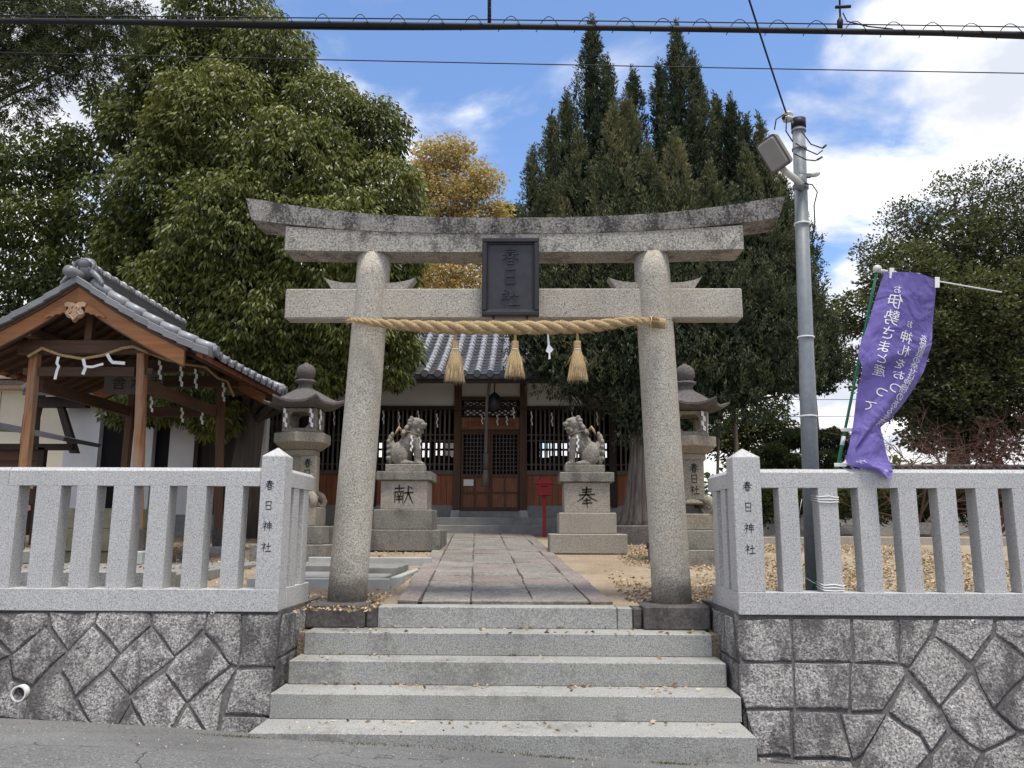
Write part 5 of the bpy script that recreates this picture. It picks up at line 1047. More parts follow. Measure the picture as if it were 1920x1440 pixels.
# ================================================================ lamp pole, lamp, wires
lp = empty('lamp_pole', (2.40, 7.0, .0), 'grey galvanised steel pole behind the right fence with bands and loose wires at its top', 'pole')
pb, ptp = Vector((2.395, 7.0, 0)), Vector((2.505, 7.0, 4.30)); PL = lambda z: pb.lerp(ptp, z/4.3)
tube('pole_shaft', [pb, PL(2.0), PL(2.01), ptp], [.073, .068, .065, .056], M['steel'], lp, 24); tube('pole_cap', [PL(4.29), PL(4.375)], .066, M['black'], lp, 20)
for z in (4.25, 4.07, 3.71, 3.69): tube('steel_band', [PL(z), PL(z+.02)], .066 if z > 4 else .07, M['steel'], lp, 20)
for z in (3.35, 2.3, 1.6): tube('tape_band', [PL(z), PL(z+.012)], .069+.0022*(4.3-z), M['plastic'], lp, 20)
for w_ in ([(2.5, 6.92, 4.22), (2.57, 6.9, 4.08), (2.68, 6.92, 4.05), (2.72, 6.95, 4.09)], [(2.44, 6.92, 4.1), (2.52, 6.9, 4.03), (2.62, 6.9, 3.98), (2.68, 6.92, 4.03)], [(2.42, 6.92, 4.0), (2.52, 6.9, 3.93), (2.6, 6.9, 3.92), (2.66, 6.92, 3.96)],
           [(2.46, 6.92, 3.72), (2.56, 6.9, 3.69), (2.60, 6.9, 3.62), (2.57, 6.92, 3.5), (2.575, 6.94, 3.35), (2.55, 6.95, 3.22)], [(2.395, 6.95, 4.42), (2.37, 6.92, 4.33), (2.36, 6.92, 4.22), (2.42, 6.93, 4.12)], [(2.36, 6.95, 4.40), (2.28, 6.93, 4.34), (2.26, 6.93, 4.24)]):
    tube('loose_wire', w_, .006, M['black'], lp, 5)
tube('wire_tip', [(2.69, 6.93, 4.06), (2.725, 6.95, 4.095)], .010, M['black'], lp, 6); tube('wire_tip', [(2.62, 6.9, 3.93), (2.67, 6.92, 3.965)], .010, M['black'], lp, 6)
ins = lathe('insulator', [(.02, 4.345), (.045, 4.35), (.05, 4.375), (.03, 4.385), (.05, 4.40), (.045, 4.425), (.02, 4.43)], 2.40, 6.97, M['white_porcelain'], lp, 14)
tube('insulator_bracket', [(2.40, 6.97, 4.38), (2.5, 6.98, 4.28)], .012, M['steel'], lp, 6); tube('wire_clamp', [(2.35, 6.95, 4.36), (2.42, 6.96, 4.41)], .018, M['black'], lp, 6)
fl = empty('floodlight', (2.45, 6.85, 3.8), 'rectangular grey floodlight tilted down near the top of the steel pole', 'floodlight')
# lamp: rounded slab seen from below, long axis running down to the right
ctr = Vector((2.17, 6.72, 3.90)); LS = .80; ax = Vector((.50, .12, -.84)).normalized(); nrm = Vector((-.62, -.62, -.48)); nrm = (nrm-ax*nrm.dot(ax)).normalized(); sid = ax.cross(nrm).normalized()
def rslab(hl, hw, a, b_, rr, mat, name, parent, shrink=0.):
    bm = bmesh.new(); P_ = []
    for cx_, cy_, a0 in ((hl-rr, hw-rr, 0), (-hl+rr, hw-rr, 90), (-hl+rr, -hw+rr, 180), (hl-rr, -hw+rr, 270)):
        for k in range(5): an = rad(a0+90*k/4); P_.append((cx_+rr*math.cos(an), cy_+rr*math.sin(an)))
    A = [bm.verts.new(ctr+(ax*x+sid*y+nrm*a)*LS) for x, y in P_]; B = [bm.verts.new(ctr+(ax*x*(1-shrink)+sid*y*(1-shrink)+nrm*b_)*LS) for x, y in P_]; n = len(P_)
    bm.faces.new(A[::-1]); bm.faces.new(B)
    for j in range(n): bm.faces.new((A[j], A[(j+1) % n], B[(j+1) % n], B[j]))
    return link(name, bm_mesh(bm), mat, parent)
rslab(.185, .125, -.045, .012, .035, M['lampbody'], 'housing', fl); rslab(.178, .118, -.085, -.046, .035, M['lampbody'], 'housing_back', fl); rslab(.172, .112, .0125, .038, .03, M['lampglass'], 'lens', fl, .10); rslab(.19, .13, .006, .0124, .038, M['wood_bar'], 'gasket', fl)
tube('mounting_arm', [(2.25, 6.78, 3.80), (2.46, 6.90, 3.70)], .03, M['white_porcelain'], fl, 8); tube('mounting_clamp', [(2.44, 6.93, 3.66), (2.47, 6.90, 3.78)], .045, M['steel'], fl, 8)
bm = bmesh.new(); add_ell(bm, (2.60, 6.92, 3.80), (.05, .03, .025), 12, 8, Matrix.Rotation(-.3, 3, 'Y')); o = link('light_sensor', bm_mesh(bm), M['white_porcelain'], lp, smooth=True)
box('sensor_bracket', 2.46, 2.56, 6.9, 6.94, 3.77, 3.80, M['steel'], lp)
def catenary(a, b_, sag, n=40): a, b_ = Vector(a), Vector(b_); return [a.lerp(b_, i/n) - Vector((0, 0, sag*4*(i/n)*(1-i/n))) for i in range(n+1)]
def wire(name, a, b_, sag, r_, label, group='overhead wires', n=40, mat='black'):
    o = tube(name, catenary(a, b_, sag, n), r_, M[mat], None, 6, loc=a); tag(o, label, 'cable', group); return o
def cable_z(x): return 4.90 - .024*(x) - .018*math.cos(x*.3) 
mc = empty('bundled_cable', (0, 6.3, 4.9), 'thick black overhead cable wrapped with a spiral hanger across the top of the picture', 'cable', 'overhead wires')
CX = np.linspace(-14, 14, 121)
zc_ = lambda x: 4.858 - .022*x - .0006*(x+1)**2 + .015
tube('cable_core', [(x, 6.3, zc_(x)) for x in CX], .025, M['black'], mc, 8); tube('messenger_wire', [(x, 6.3, zc_(x)+.062+.01*math.sin(x*.25)) for x in CX], .0055, M['black'], mc, 5)
tube('second_cable', [(x, 6.33, zc_(x)+.008+.026*math.sin(x*.9)) for x in CX], .014, M['black'], mc, 6)
for k in range(56):       # loops of the spiral hanger
    x = -10+.325*k; P_ = [(x+.20*(a/math.pi), 6.3+.03*math.cos(a), zc_(x)-.03+.125*math.sin(a)) for a in np.linspace(0, math.pi, 9)]
    tube('hanger_loop', P_, .0036, M['black'], mc, 4)
tube('drop_rod', [(-.325, 6.3, 4.88), (-.33, 6.3, 5.6)], .018, M['black'], mc, 6)
tube('drop_rod', [(2.66, 6.3, 4.84), (2.69, 6.3, 5.6)], .008, M['black'], mc, 6); tube('splice', [(2.655, 6.3, 4.83), (2.66, 6.3, 4.90), (2.665, 6.3, 4.935)], [.022, .028, .012], M['black'], mc, 8)
tube('splice', [(2.63, 6.3, 5.035), (2.76, 6.3, 5.04)], .014, M['black'], mc, 8); tube('splice_wire', [(2.69, 6.3, 4.98), (2.72, 6.3, 4.90), (2.9, 6.3, 4.85), (3.1, 6.3, 4.825)], .006, M['black'], mc, 5)
wire('overhead_wire', (-16, 6.6, 5.42), (2.6, 6.6, 5.62), .16, .013, 'black wire at the very top edge of the picture', )
wire('overhead_wire', (-20, 8.3, 6.46), (20, 8.3, 5.29), .12, .006, 'thin wavy wire crossing the sky below the thick cable')
wire('drop_wire', (.9, 4.2, 5.25), (2.39, 6.96, 4.40), .06, .008, 'thin black wire running down diagonally to the top of the lamp pole')
FW = ['topmost', 'second', 'third', 'lowest']
for i in range(4): wire('far_wire', (4, 60, 8.2+1.35*i), (26, 60, 7.7+1.25*i), .3, .022, FW[3-i]+' of four faint far wires low in the sky between the trees on the right', 'far wires between the trees', 12)

# ================================================================ banner
bp = empty('banner_pole', (2.21, 6.55, .17), 'green banner pole leaning right behind the fence with a white cross bar', 'banner pole')
p0, p1 = Vector((2.205, 6.53, .10)), Vector((2.825, 6.33, 2.72))
def bpz(z): f = (z-.1)/2.62; return p0.lerp(p1, f)
bow = lambda z: bpz(z)+Vector((.03*math.sin(math.pi*(z-.1)/2.62), 0, 0))*.0
tube('pole_tube', [bow(z) for z in np.linspace(.1, 2.72, 12)], [.0135 if z < 1.3 else .011 for z in np.linspace(.1, 2.72, 12)], M['green'], bp, 10)
tube('pole_joint', [bpz(1.30), bpz(1.37)], .016, M['plastic'], bp, 10)
tube('cross_bar', [(2.80, 6.33, 2.705), (3.75, 6.25, 2.495)], .006, M['plastic'], bp, 8)
bm = bmesh.new(); add_ell(bm, (2.825, 6.33, 2.715), (.036, .03, .034), 12, 8); add_tube(bm, [(2.81, 6.33, 2.705), (2.90, 6.32, 2.685)], .018, 8); link('pole_head', bm_mesh(bm), M['white_porcelain'], bp, smooth=True)
FUL = [(2.852, 2.667), (2.773, 2.459), (2.693, 2.231), (2.607, 2.023), (2.612, 1.852), (2.579, 1.619), (2.553, 1.431), (2.53, 1.273)]
FUR = [(3.26, 2.59), (3.217, 2.326), (3.169, 2.066), (3.117, 1.895), (3.03, 1.746), (2.891, 1.556), (2.728, 1.406), (2.538, 1.265)]
FLL = [(2.575, 1.682), (2.536, 1.472), (2.495, 1.306), (2.46, 1.141), (2.631, 1.092), (2.708, 1.027)]
FLR = [(2.879, 1.661), (2.749, 1.473), (2.755, 1.327), (2.772, 1.183), (2.785, 1.081), (2.736, 1.023)]
def inter(T, t):
    f = min(max(t, 0), 1)*(len(T)-1); i = min(int(f), len(T)-2); f -= i
    p = lambda k: Vector(T[min(max(k, 0), len(T)-1)])
    a, b_, c_, d_ = p(i-1), p(i), p(i+1), p(i+2)
    return .5*((2*b_)+(-a+c_)*f+(2*a-5*b_+4*c_-d_)*f*f+(-a+3*b_-3*c_+d_)*f**3)
def flag_pt(u, t, lower=False, off=0.):
    L_, R_ = (FLL, FLR) if lower else (FUL, FUR)
    a, b_ = inter(L_, t), inter(R_, t); q = a.lerp(b_, u)
    if lower: y = 6.30 - .06*t + .02*math.sin(u*6+t*3) - .05*max(0, t-.55)*2
    else:
        y = 6.27 - .10*math.sin(math.pi*u)*(1-t*.6) + .022*math.sin(u*7+t*9)*t + .05*t - .035*math.exp(-((t-.55+.25*u)/.07)**2) + .03*math.exp(-((t-.64+.3*u)/.06)**2)
    return Vector((q.x, y-off, q.y))
fg = empty('banner', (2.85, 6.27, 2.66), 'purple cloth banner with white reversed lettering, twisted and hanging over the right fence', 'banner')
for nm, low in (('cloth', False), ('cloth_lower_fold', True)):
    nu, nv = 16, 50; V_ = [flag_pt(i/nu, j/nv, low) for j in range(nv+1) for i in range(nu+1)]; V_ += [v_+Vector((0, .0015, 0)) for v_ in V_]
    o_ = (nu+1)*(nv+1); Fq = []
    for j in range(nv):
        for i in range(nu):
            a = j*(nu+1)+i; Fq.append((a, a+1, a+nu+2, a+nu+1)); Fq.append((a+o_, a+nu+1+o_, a+nu+2+o_, a+1+o_))
    link(nm, np_mesh(nm, np.array([tuple(v_) for v_ in V_]), np.array(Fq)), M['purple'], fg, smooth=True)
def flag_text(s, u, t0, dt, size, low=False, du=0., nm='lettering'):
    for k, ch in enumerate(s):
        me = text_mesh(ch, 1.)
        if not len(me.vertices): continue
        xs_ = [v_.co.x for v_ in me.vertices]; cxm = (max(xs_)+min(xs_))/2
        t = t0+dt*k; uu = u+du*k
        a, b_ = flag_pt(0, t, low), flag_pt(1, t, low); W_ = max(.06, (b_-a).length)
        cc = .38
        for v_ in me.vertices:
            v_.co = flag_pt(uu - (v_.co.x-cxm)*size/max(W_, .22), t - (v_.co.y-cc)*size/1.45, low, .0035)
        link(nm, me, M['paper'], fg)
flag_text('お', .26, .095, .1, .055); flag_text('伊勢さまと産', .27, .150, .0765, .108, du=.006); flag_text('つて', .42, .645, .075, .09, du=-.14)
flag_text('お', .56, .235, .1, .052); flag_text('神札をおつ', .56, .300, .078, .102, du=.018)
flag_text('各家庭の幸せは神棚のある生活から', .84, .275, .0415, .070, du=-.004)
flag_text('庁', .30, .60, .1, .07, True); flag_text('奈', .62, .80, .1, .075, True)
for k, (z, ln) in enumerate(((2.04, .10), (1.42, .09), (1.145, .095))):
    q = bpz(z); box('tie_tab', q.x-.035, q.x-.035+ln, q.y-.018, q.y-.010, z-.014, z+.014, M['plastic'], fg, .002)
for x in (2.90, 3.10, 3.25): zz_ = 2.705-(x-2.80)*.221; prism('hanging_tab', [(x-.018, zz_+.012), (x+.018, zz_+.010), (x+.010, zz_-.075), (x-.026, zz_-.075)], 'y', 6.235, 6.241, M['plastic'], fg)
cs = empty('tying_cord', (2.3, 6.27, .5), 'white plastic cord tying the banner pole to a fence baluster at two heights', 'cord')
for (zc2, n_) in ((.87, 3), (.215, 3)):
    for k in range(n_):
        z = zc2+.018*k-.02
        P_ = [(2.218, 6.43, z+.02), (2.214, 6.27, z+.006), (2.222, 6.271, z), (2.30, 6.270, z-.004+.006*k), (2.366, 6.271, z-.003*k), (2.374, 6.28, z), (2.374, 6.43, z+.012)]
        tube('cord_strand', P_, .0042, M['paper'], cs, 5)
tube('cord_tail', [(2.215, 6.44, .235), (2.17, 6.5, .27), (2.13, 6.47, .29), (2.12, 6.46, .35), (2.145, 6.46, .37), (2.15, 6.47, .30), (2.12, 6.47, .22)], .003, M['paper'], cs, 5)
tube('cord_tail', [(2.17, 6.5, .88), (2.15, 6.5, .80), (2.13, 6.5, .70)], .002, M['paper'], cs, 5)
# ================================================================ trees
L_BROAD = [(-6.15,14.8,10.75,1.07),(-5.16,14.6,9.67,1.06),(-6.94,14.8,9.57,1.17),(-4.05,14.6,8.58,0.96),(-3.13,14.8,8.23,0.83),(-5.75,14.2,7.99,1.4),(-4.32,14.0,7.04,1.29),(-2.79,14.6,6.87,0.91),(-6.57,14.2,6.71,1.21),(-5.17,13.8,5.82,1.36),(-3.54,13.9,5.55,1.28),(-2.55,14.6,5.69,0.67),(-6.15,14,4.89,1.01),(-4.63,13.9,4.37,1.1),(-3.32,14,4.29,1.01),(-2.63,14.2,4.15,0.56),(-5.3,13.8,3.57,0.68),(-4.39,13.9,3.4,0.55),(-3.72,13.9,3.26,0.46),(-3.14,14,3.42,0.41),(-6.55,14.6,3.04,0.58),(-5.74,14.6,2.64,0.48),(-7.43,14.8,2.87,0.44),(-7.48,14.6,8.21,0.77),(-7.18,14.4,5.74,0.85)]
L_LEFT = [(-10.55,15.5,7.98,0.82),(-9.46,15.5,8.21,0.82),(-10.0,15.4,6.55,0.96),(-8.67,15.3,6.85,0.81),(-9.34,15.4,5.43,0.91),(-10.34,15.5,5.13,0.71),(-8.27,15.2,5.37,0.8),(-8.67,15.6,9.33,0.62),(-10.2,15.6,4.28,0.62),(-11.43,15.6,6.4,0.92),(-11.76,15.6,8.15,0.92)]
L_CEDAR = [(-8.58,12.2,8.9,0.6),(-7.74,12,8.86,0.59),(-6.92,11.8,8.81,0.47),(-7.83,12,7.99,0.39),(-7.14,12,8.18,0.36),(-8.5,12.3,7.6,0.4),(-6.39,11.6,8.86,0.27),(-9.31,12.4,8.54,0.65),(-8.5,12.3,10.08,0.97)]
L_YELL = [(-4.4,35,17.38,1.04),(-3.41,35,17.64,1.04),(-4.86,35,16.07,1.15),(-2.17,35,16.32,1.15),(-3.38,35,15.29,1.61),(-1.54,35,14.77,0.81),(-4.56,35,13.76,1.38),(-2.62,35,13.5,1.38),(-3.74,34.5,11.58,1.36),(-2.12,35,11.73,1.15)]
L_YBASE = [(-0.88,38,15.98,0.5),(-1.27,38,14.87,0.75),(-5.96,38,13.24,1.25),(-7.48,38,11.62,1.5)]
L_JLOW = [(0.55,15.6,4.71,0.72),(1.14,15.2,3.97,0.75),(1.93,14.9,4.32,0.83),(2.73,14.9,4.52,0.88),(3.55,15,4.24,0.84),(4.43,15.2,4.71,0.8),(5.11,15.6,5.58,0.56),(1.74,15.2,3.35,0.55),(2.32,15.4,3.18,0.51),(3.11,15,3.31,0.64),(3.81,15,3.31,0.49),(0.75,15.6,3.63,0.39),(0.23,15.8,3.99,0.42),(4.61,15.3,3.78,0.45),(1.19,15.6,5.81,0.82),(2.22,15.3,5.92,0.91),(3.24,15.2,5.89,0.9),(4.34,15.4,6.06,0.81),(0.35,16,5.94,0.42),(0.29,16,4.92,0.37)]
L_JR = [(6.71,18.5,4.82,0.46),(6.49,18.5,5.33,0.43),(6.86,18.5,4.31,0.32),(6.4,18.6,4.21,0.55)]
S_JUN = [(1.42,16.2,6.0,11.44,0.55),(3.26,16.2,5.31,11.3,0.59),(2.34,16.5,5.4,10.4,0.46),(2.98,16.8,5.96,10.73,0.42),(1.8,16.6,5.9,10.72,0.38),(3.77,16.5,5.4,10.13,0.54),(3.63,16.3,6.03,10.65,0.32),(4.4,16.3,4.89,9.58,0.54),(4.16,16.6,5.43,9.81,0.44),(4.6,16,4.81,8.98,0.44),(0.84,16,5.26,9.56,0.47),(0.53,16.2,4.86,9.17,0.48),(0.11,16,4.37,8.29,0.34),(1.05,15.5,4.25,8.51,0.51),(1.76,15.4,4.23,8.98,0.56),(2.06,15.6,3.63,9.27,0.62),(2.4,15.1,3.54,7.84,0.55),(2.93,15.1,3.33,8.18,0.6),(3.59,15.1,2.93,7.5,0.65),(4.4,15.3,3.16,7.93,0.55),(4.93,15.6,3.21,8.19,0.51),(4.98,16.2,4.86,9.09,0.32),(5.26,15.8,3.46,7.58,0.47),(5.6,16,4.37,7.2,0.36),(0.66,15.4,3.59,7.19,0.41),(1.38,15.1,3.13,6.73,0.5),(0.29,15.9,4.34,7.53,0.31)]
S_JR = [(6.78,18.5,3.69,5.97,0.49),(7.11,18.5,3.94,5.33,0.34),(6.55,18.6,3.71,6.79,0.55)]
L_RIGHT = [(13.4,22,10.36,0.8,0.35),(12.17,22,10.04,0.87,0.35),(10.74,22,9.16,0.8,0.6),(9.69,21.8,8.15,0.65,0.5),(8.9,21.6,6.41,0.68,0.9),(9.15,21.6,4.93,0.64,0.7),(10.41,21.6,7.32,1.21,1),(12.02,22,8.37,1.3,0.7),(13.4,22,8.84,1.23,0.6),(14.37,22,9.63,1.16,0.5),(10.47,21.4,5.62,1.27,1.2),(11.94,21.4,6.21,1.55,1.1),(13.46,21.4,6.5,1.55,1.1),(10.07,21.4,4.17,0.84,1),(11.31,21.4,4.03,1.2,1.2),(12.62,21.2,4.28,1.32,1.2),(14.66,22,5.61,1.74,1),(14.78,22,7.9,1.45,0.7),(10.54,21.4,3.17,0.63,0.8),(12.05,21.4,3.04,0.84,0.9)]
L_THIN = [(6.71,26,3.88,0.82),(7.74,26,4.05,0.77),(6.02,26,3.54,0.65),(8.22,26,3.37,0.65),(7.01,26,3.02,0.77),(5.33,26,3.36,0.51)]
L_PINE = [(5.59,18.5,2.34,0.37),(6.21,18.5,2.68,0.41),(6.91,18.6,2.66,0.47),(7.32,18.6,2.35,0.32),(5.91,18.4,2.12,0.36),(6.63,18.4,2.19,0.41),(5.31,18.4,2.03,0.24),(5.47,17.5,1.45,0.46),(6.52,17.6,1.4,0.46),(7.52,17.8,1.47,0.47)]
L_MAPLE = [(8.15,17.5,2.48,0.69),(7.45,17.5,2.25,0.46),(9.46,17,2.43,0.78),(10.21,17,2.32,0.67),(8.88,17.2,2.23,0.51)]
L_BROAD += [(-2.36,14.3,4.37,0.42),(-2.25,14.3,3.82,0.36),(-2.43,14.3,3.38,0.28)]
L_JLOW += [(-0.03,15.4,4.23,0.39),(0.12,15.6,4.71,0.46),(0.02,15.8,5.2,0.36)]
L_JLOW += [(3.39,15,2.86,0.44),(4.15,15.2,3.2,0.5),(2.97,14.9,2.6,0.37),(4.74,15.6,3.47,0.46),(2.59,14.9,3.0,0.44),(2.0,15,2.61,0.39),(0.44,15.8,3.67,0.36),(0.99,15.4,3.33,0.35),(3.78,15,4.97,0.79),(0.24,16,6.63,0.47),(5.23,15.8,4.75,0.52),(5.48,16,6.16,0.53),(2.78,15.4,6.62,0.81),(1.75,15.6,7.16,0.72),(3.84,15.4,6.62,0.71),(0.79,15.8,7.02,0.62),(4.8,15.8,6.77,0.62)]
def ell_surface(n, lobes, inner=.55, front=.0):
    """random points in the outer part of a set of ellipsoid lobes -> pos, outward, lobe index"""
    w_ = np.array([l[3]**2 * (l[4] if len(l) > 4 else 1.) for l in lobes]); idx = rng.choice(len(lobes), size=n, p=w_/w_.sum())
    Cc = np.array([l[:3] for l in lobes])[idx]; R = np.array([l[3] for l in lobes])[idx]
    d = unit(rng.normal(size=(n, 3))); back = (d[:, 1] > .35) & (rng.random(n) < front); d[back, 1] *= -1
    rr = (inner + (1-inner)*rng.random(n)**.6)
    ph = np.sin(d[:, 0]*7+idx)*np.cos(d[:, 2]*6+idx*2)*.10
    return Cc + d*(R*(rr+ph))[:, None]*np.array([1, .95, .92]), d, idx
def limbs(name, mat, parent, base, lobes, r0, top, k=10, seed=1, twigs=3, rt=.012):
    R_ = random.Random(seed); bm = bmesh.new(); base = Vector(base); top = Vector(top)
    tr_ = [base.lerp(top, f)+Vector((R_.uniform(-1, 1), R_.uniform(-1, 1), 0))*.08*(0 < f < 1) for f in np.linspace(0, 1, 8)]
    add_tube(bm, tr_, [r0*(1.25 if i == 0 else 1)*(1-.7*i/7) for i in range(8)], 10)
    for l in lobes:
        c = Vector(l[:3]); f = min(.95, max(.15, (c.z-base.z)/(top.z-base.z)*.75)); s_ = base.lerp(top, f); e_ = c
        m1 = s_.lerp(e_, .35)+Vector((0, 0, .25*l[3])); m2 = s_.lerp(e_, .7)+Vector((R_.uniform(-.15, .15), R_.uniform(-.15, .15), .2*l[3]))
        add_tube(bm, [s_, m1, m2, e_], [r0*.33, r0*.24, r0*.15, rt], 6)
        for _ in range(twigs):
            d = Vector((R_.gauss(0, 1), R_.gauss(0, 1), R_.gauss(.4, .8))).normalized(); q = m2.lerp(e_, R_.random())
            add_tube(bm, [q, q+d*l[3]*.5+Vector((0, 0, .05)), q+d*l[3]*.95], [rt*1.2, rt*.7, rt*.3], 4)
    return link(name, bm_mesh(bm), mat, parent, smooth=True)
def crown(parent, lobes, nclus, per, L, W, mat, droop=.8, spread=.13, inner=.5, front=.35, tintbias=0., up=.0, name='crown'):
    C_, d, idx = ell_surface(nclus, lobes, inner, front)
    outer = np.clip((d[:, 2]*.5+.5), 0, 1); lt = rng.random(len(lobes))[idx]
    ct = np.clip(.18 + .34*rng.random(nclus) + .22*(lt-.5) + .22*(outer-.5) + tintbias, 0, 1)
    P_ = np.repeat(C_, per, 0); n = len(P_); T_ = np.clip(np.repeat(ct, per)+rng.normal(0, .11, n), 0, 1); dd = np.repeat(d, per, 0)
    rad_ = rng.normal(size=(n, 3)); rad_[:, 2] *= .35; rad_ = unit(rad_)
    P_ = P_ + rad_*(spread*rng.random(n)[:, None]**.6)
    D_ = unit(rad_*.75 + dd*.25 + np.array([0, 0, up-droop])*rng.uniform(.6, 1.2, (n, 1)))
    Ls = L*rng.uniform(.65, 1.15, n); V_, Fq, tn = leaves(P_, D_, Ls, W*rng.uniform(.8, 1.2, n), T_)
    o = link(name, np_mesh(name, V_, Fq, tn), mat, parent); o['kind'] = 'stuff'; return o
def tree(name, loc, label, cat, grp=None): return empty(name, loc, label, cat, grp)

# --- broadleaf evergreen behind the pavilion
tb = tree('evergreen_tree', (-5.1, 15.2, .5), 'huge dense evergreen tree with drooping leaves filling the left behind the pavilion', 'tree')
limbs('trunk', M['bark'], tb, (-5.2, 15.3, .4), L_BROAD, .28, (-5.4, 15.0, 9.6), seed=2)
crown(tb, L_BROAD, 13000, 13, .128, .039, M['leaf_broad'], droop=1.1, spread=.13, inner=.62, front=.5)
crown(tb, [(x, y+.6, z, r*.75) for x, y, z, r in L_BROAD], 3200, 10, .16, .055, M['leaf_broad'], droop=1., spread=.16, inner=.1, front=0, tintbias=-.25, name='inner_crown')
# --- second, thinner broadleaf at the far left
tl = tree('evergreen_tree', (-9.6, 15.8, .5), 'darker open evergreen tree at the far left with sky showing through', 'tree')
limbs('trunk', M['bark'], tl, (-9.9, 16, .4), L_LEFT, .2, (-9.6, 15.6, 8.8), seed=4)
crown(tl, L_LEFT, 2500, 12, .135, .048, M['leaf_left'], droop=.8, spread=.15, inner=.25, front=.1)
# --- cedar boughs top left
tcd = tree('cedar_tree', (-8.6, 12.6, .4), 'cedar tree whose drooping needled boughs reach into the top left corner', 'tree')
limbs('trunk', M['bark'], tcd, (-12.6, 13.2, .4), L_CEDAR, .17, (-12.2, 12.8, 11), seed=5, twigs=1)
C_, d, idx = ell_surface(2200, L_CEDAR, .15, 0)
per = 26; P_ = np.repeat(C_, per, 0); n = len(P_); ax_ = np.repeat(unit(d*np.array([1, 1, .3])+np.array([0, 0, -.45])), per, 0); f = rng.random(n)
P_ = P_ + ax_*(f*.34)[:, None]; D_ = unit(ax_*.8 + unit(rng.normal(size=(n, 3)))*.75); V_, Fq, tn = leaves(P_, D_, .095*rng.uniform(.7, 1.2, n), .016, np.clip(np.repeat(rng.random(2200), per)*.6+rng.random(n)*.3, 0, 1))
o = link('crown', np_mesh('c', V_, Fq, tn), M['leaf_cedar'], tcd); o['kind'] = 'stuff'
# --- yellow tree
ty = tree('yellow_leaved_tree', (-3.3, 35.5, .5), 'tree with yellow-brown spring leaves rising behind the gate left of centre', 'tree')
limbs('trunk', M['bark_pale'], ty, (-3.3, 35.3, .5), L_YELL, .3, (-3.3, 35.1, 17.5), seed=6, rt=.02)
crown(ty, L_YELL, 2500, 9, .17, .10, M['leaf_yel'], droop=.3, spread=.3, inner=.2, front=.1)
tg = tree('evergreen_tree', (-1.1, 38.5, .5), 'small dark green tree showing beside the yellow tree above the gate beam', 'tree')
limbs('trunk', M['bark'], tg, (-3.6, 38.5, .5), L_YBASE, .3, (-1.2, 38.4, 15.5), seed=7)
crown(tg, L_YBASE, 1500, 9, .24, .12, M['leaf_left'], droop=.3, spread=.3, inner=.3, front=.1)
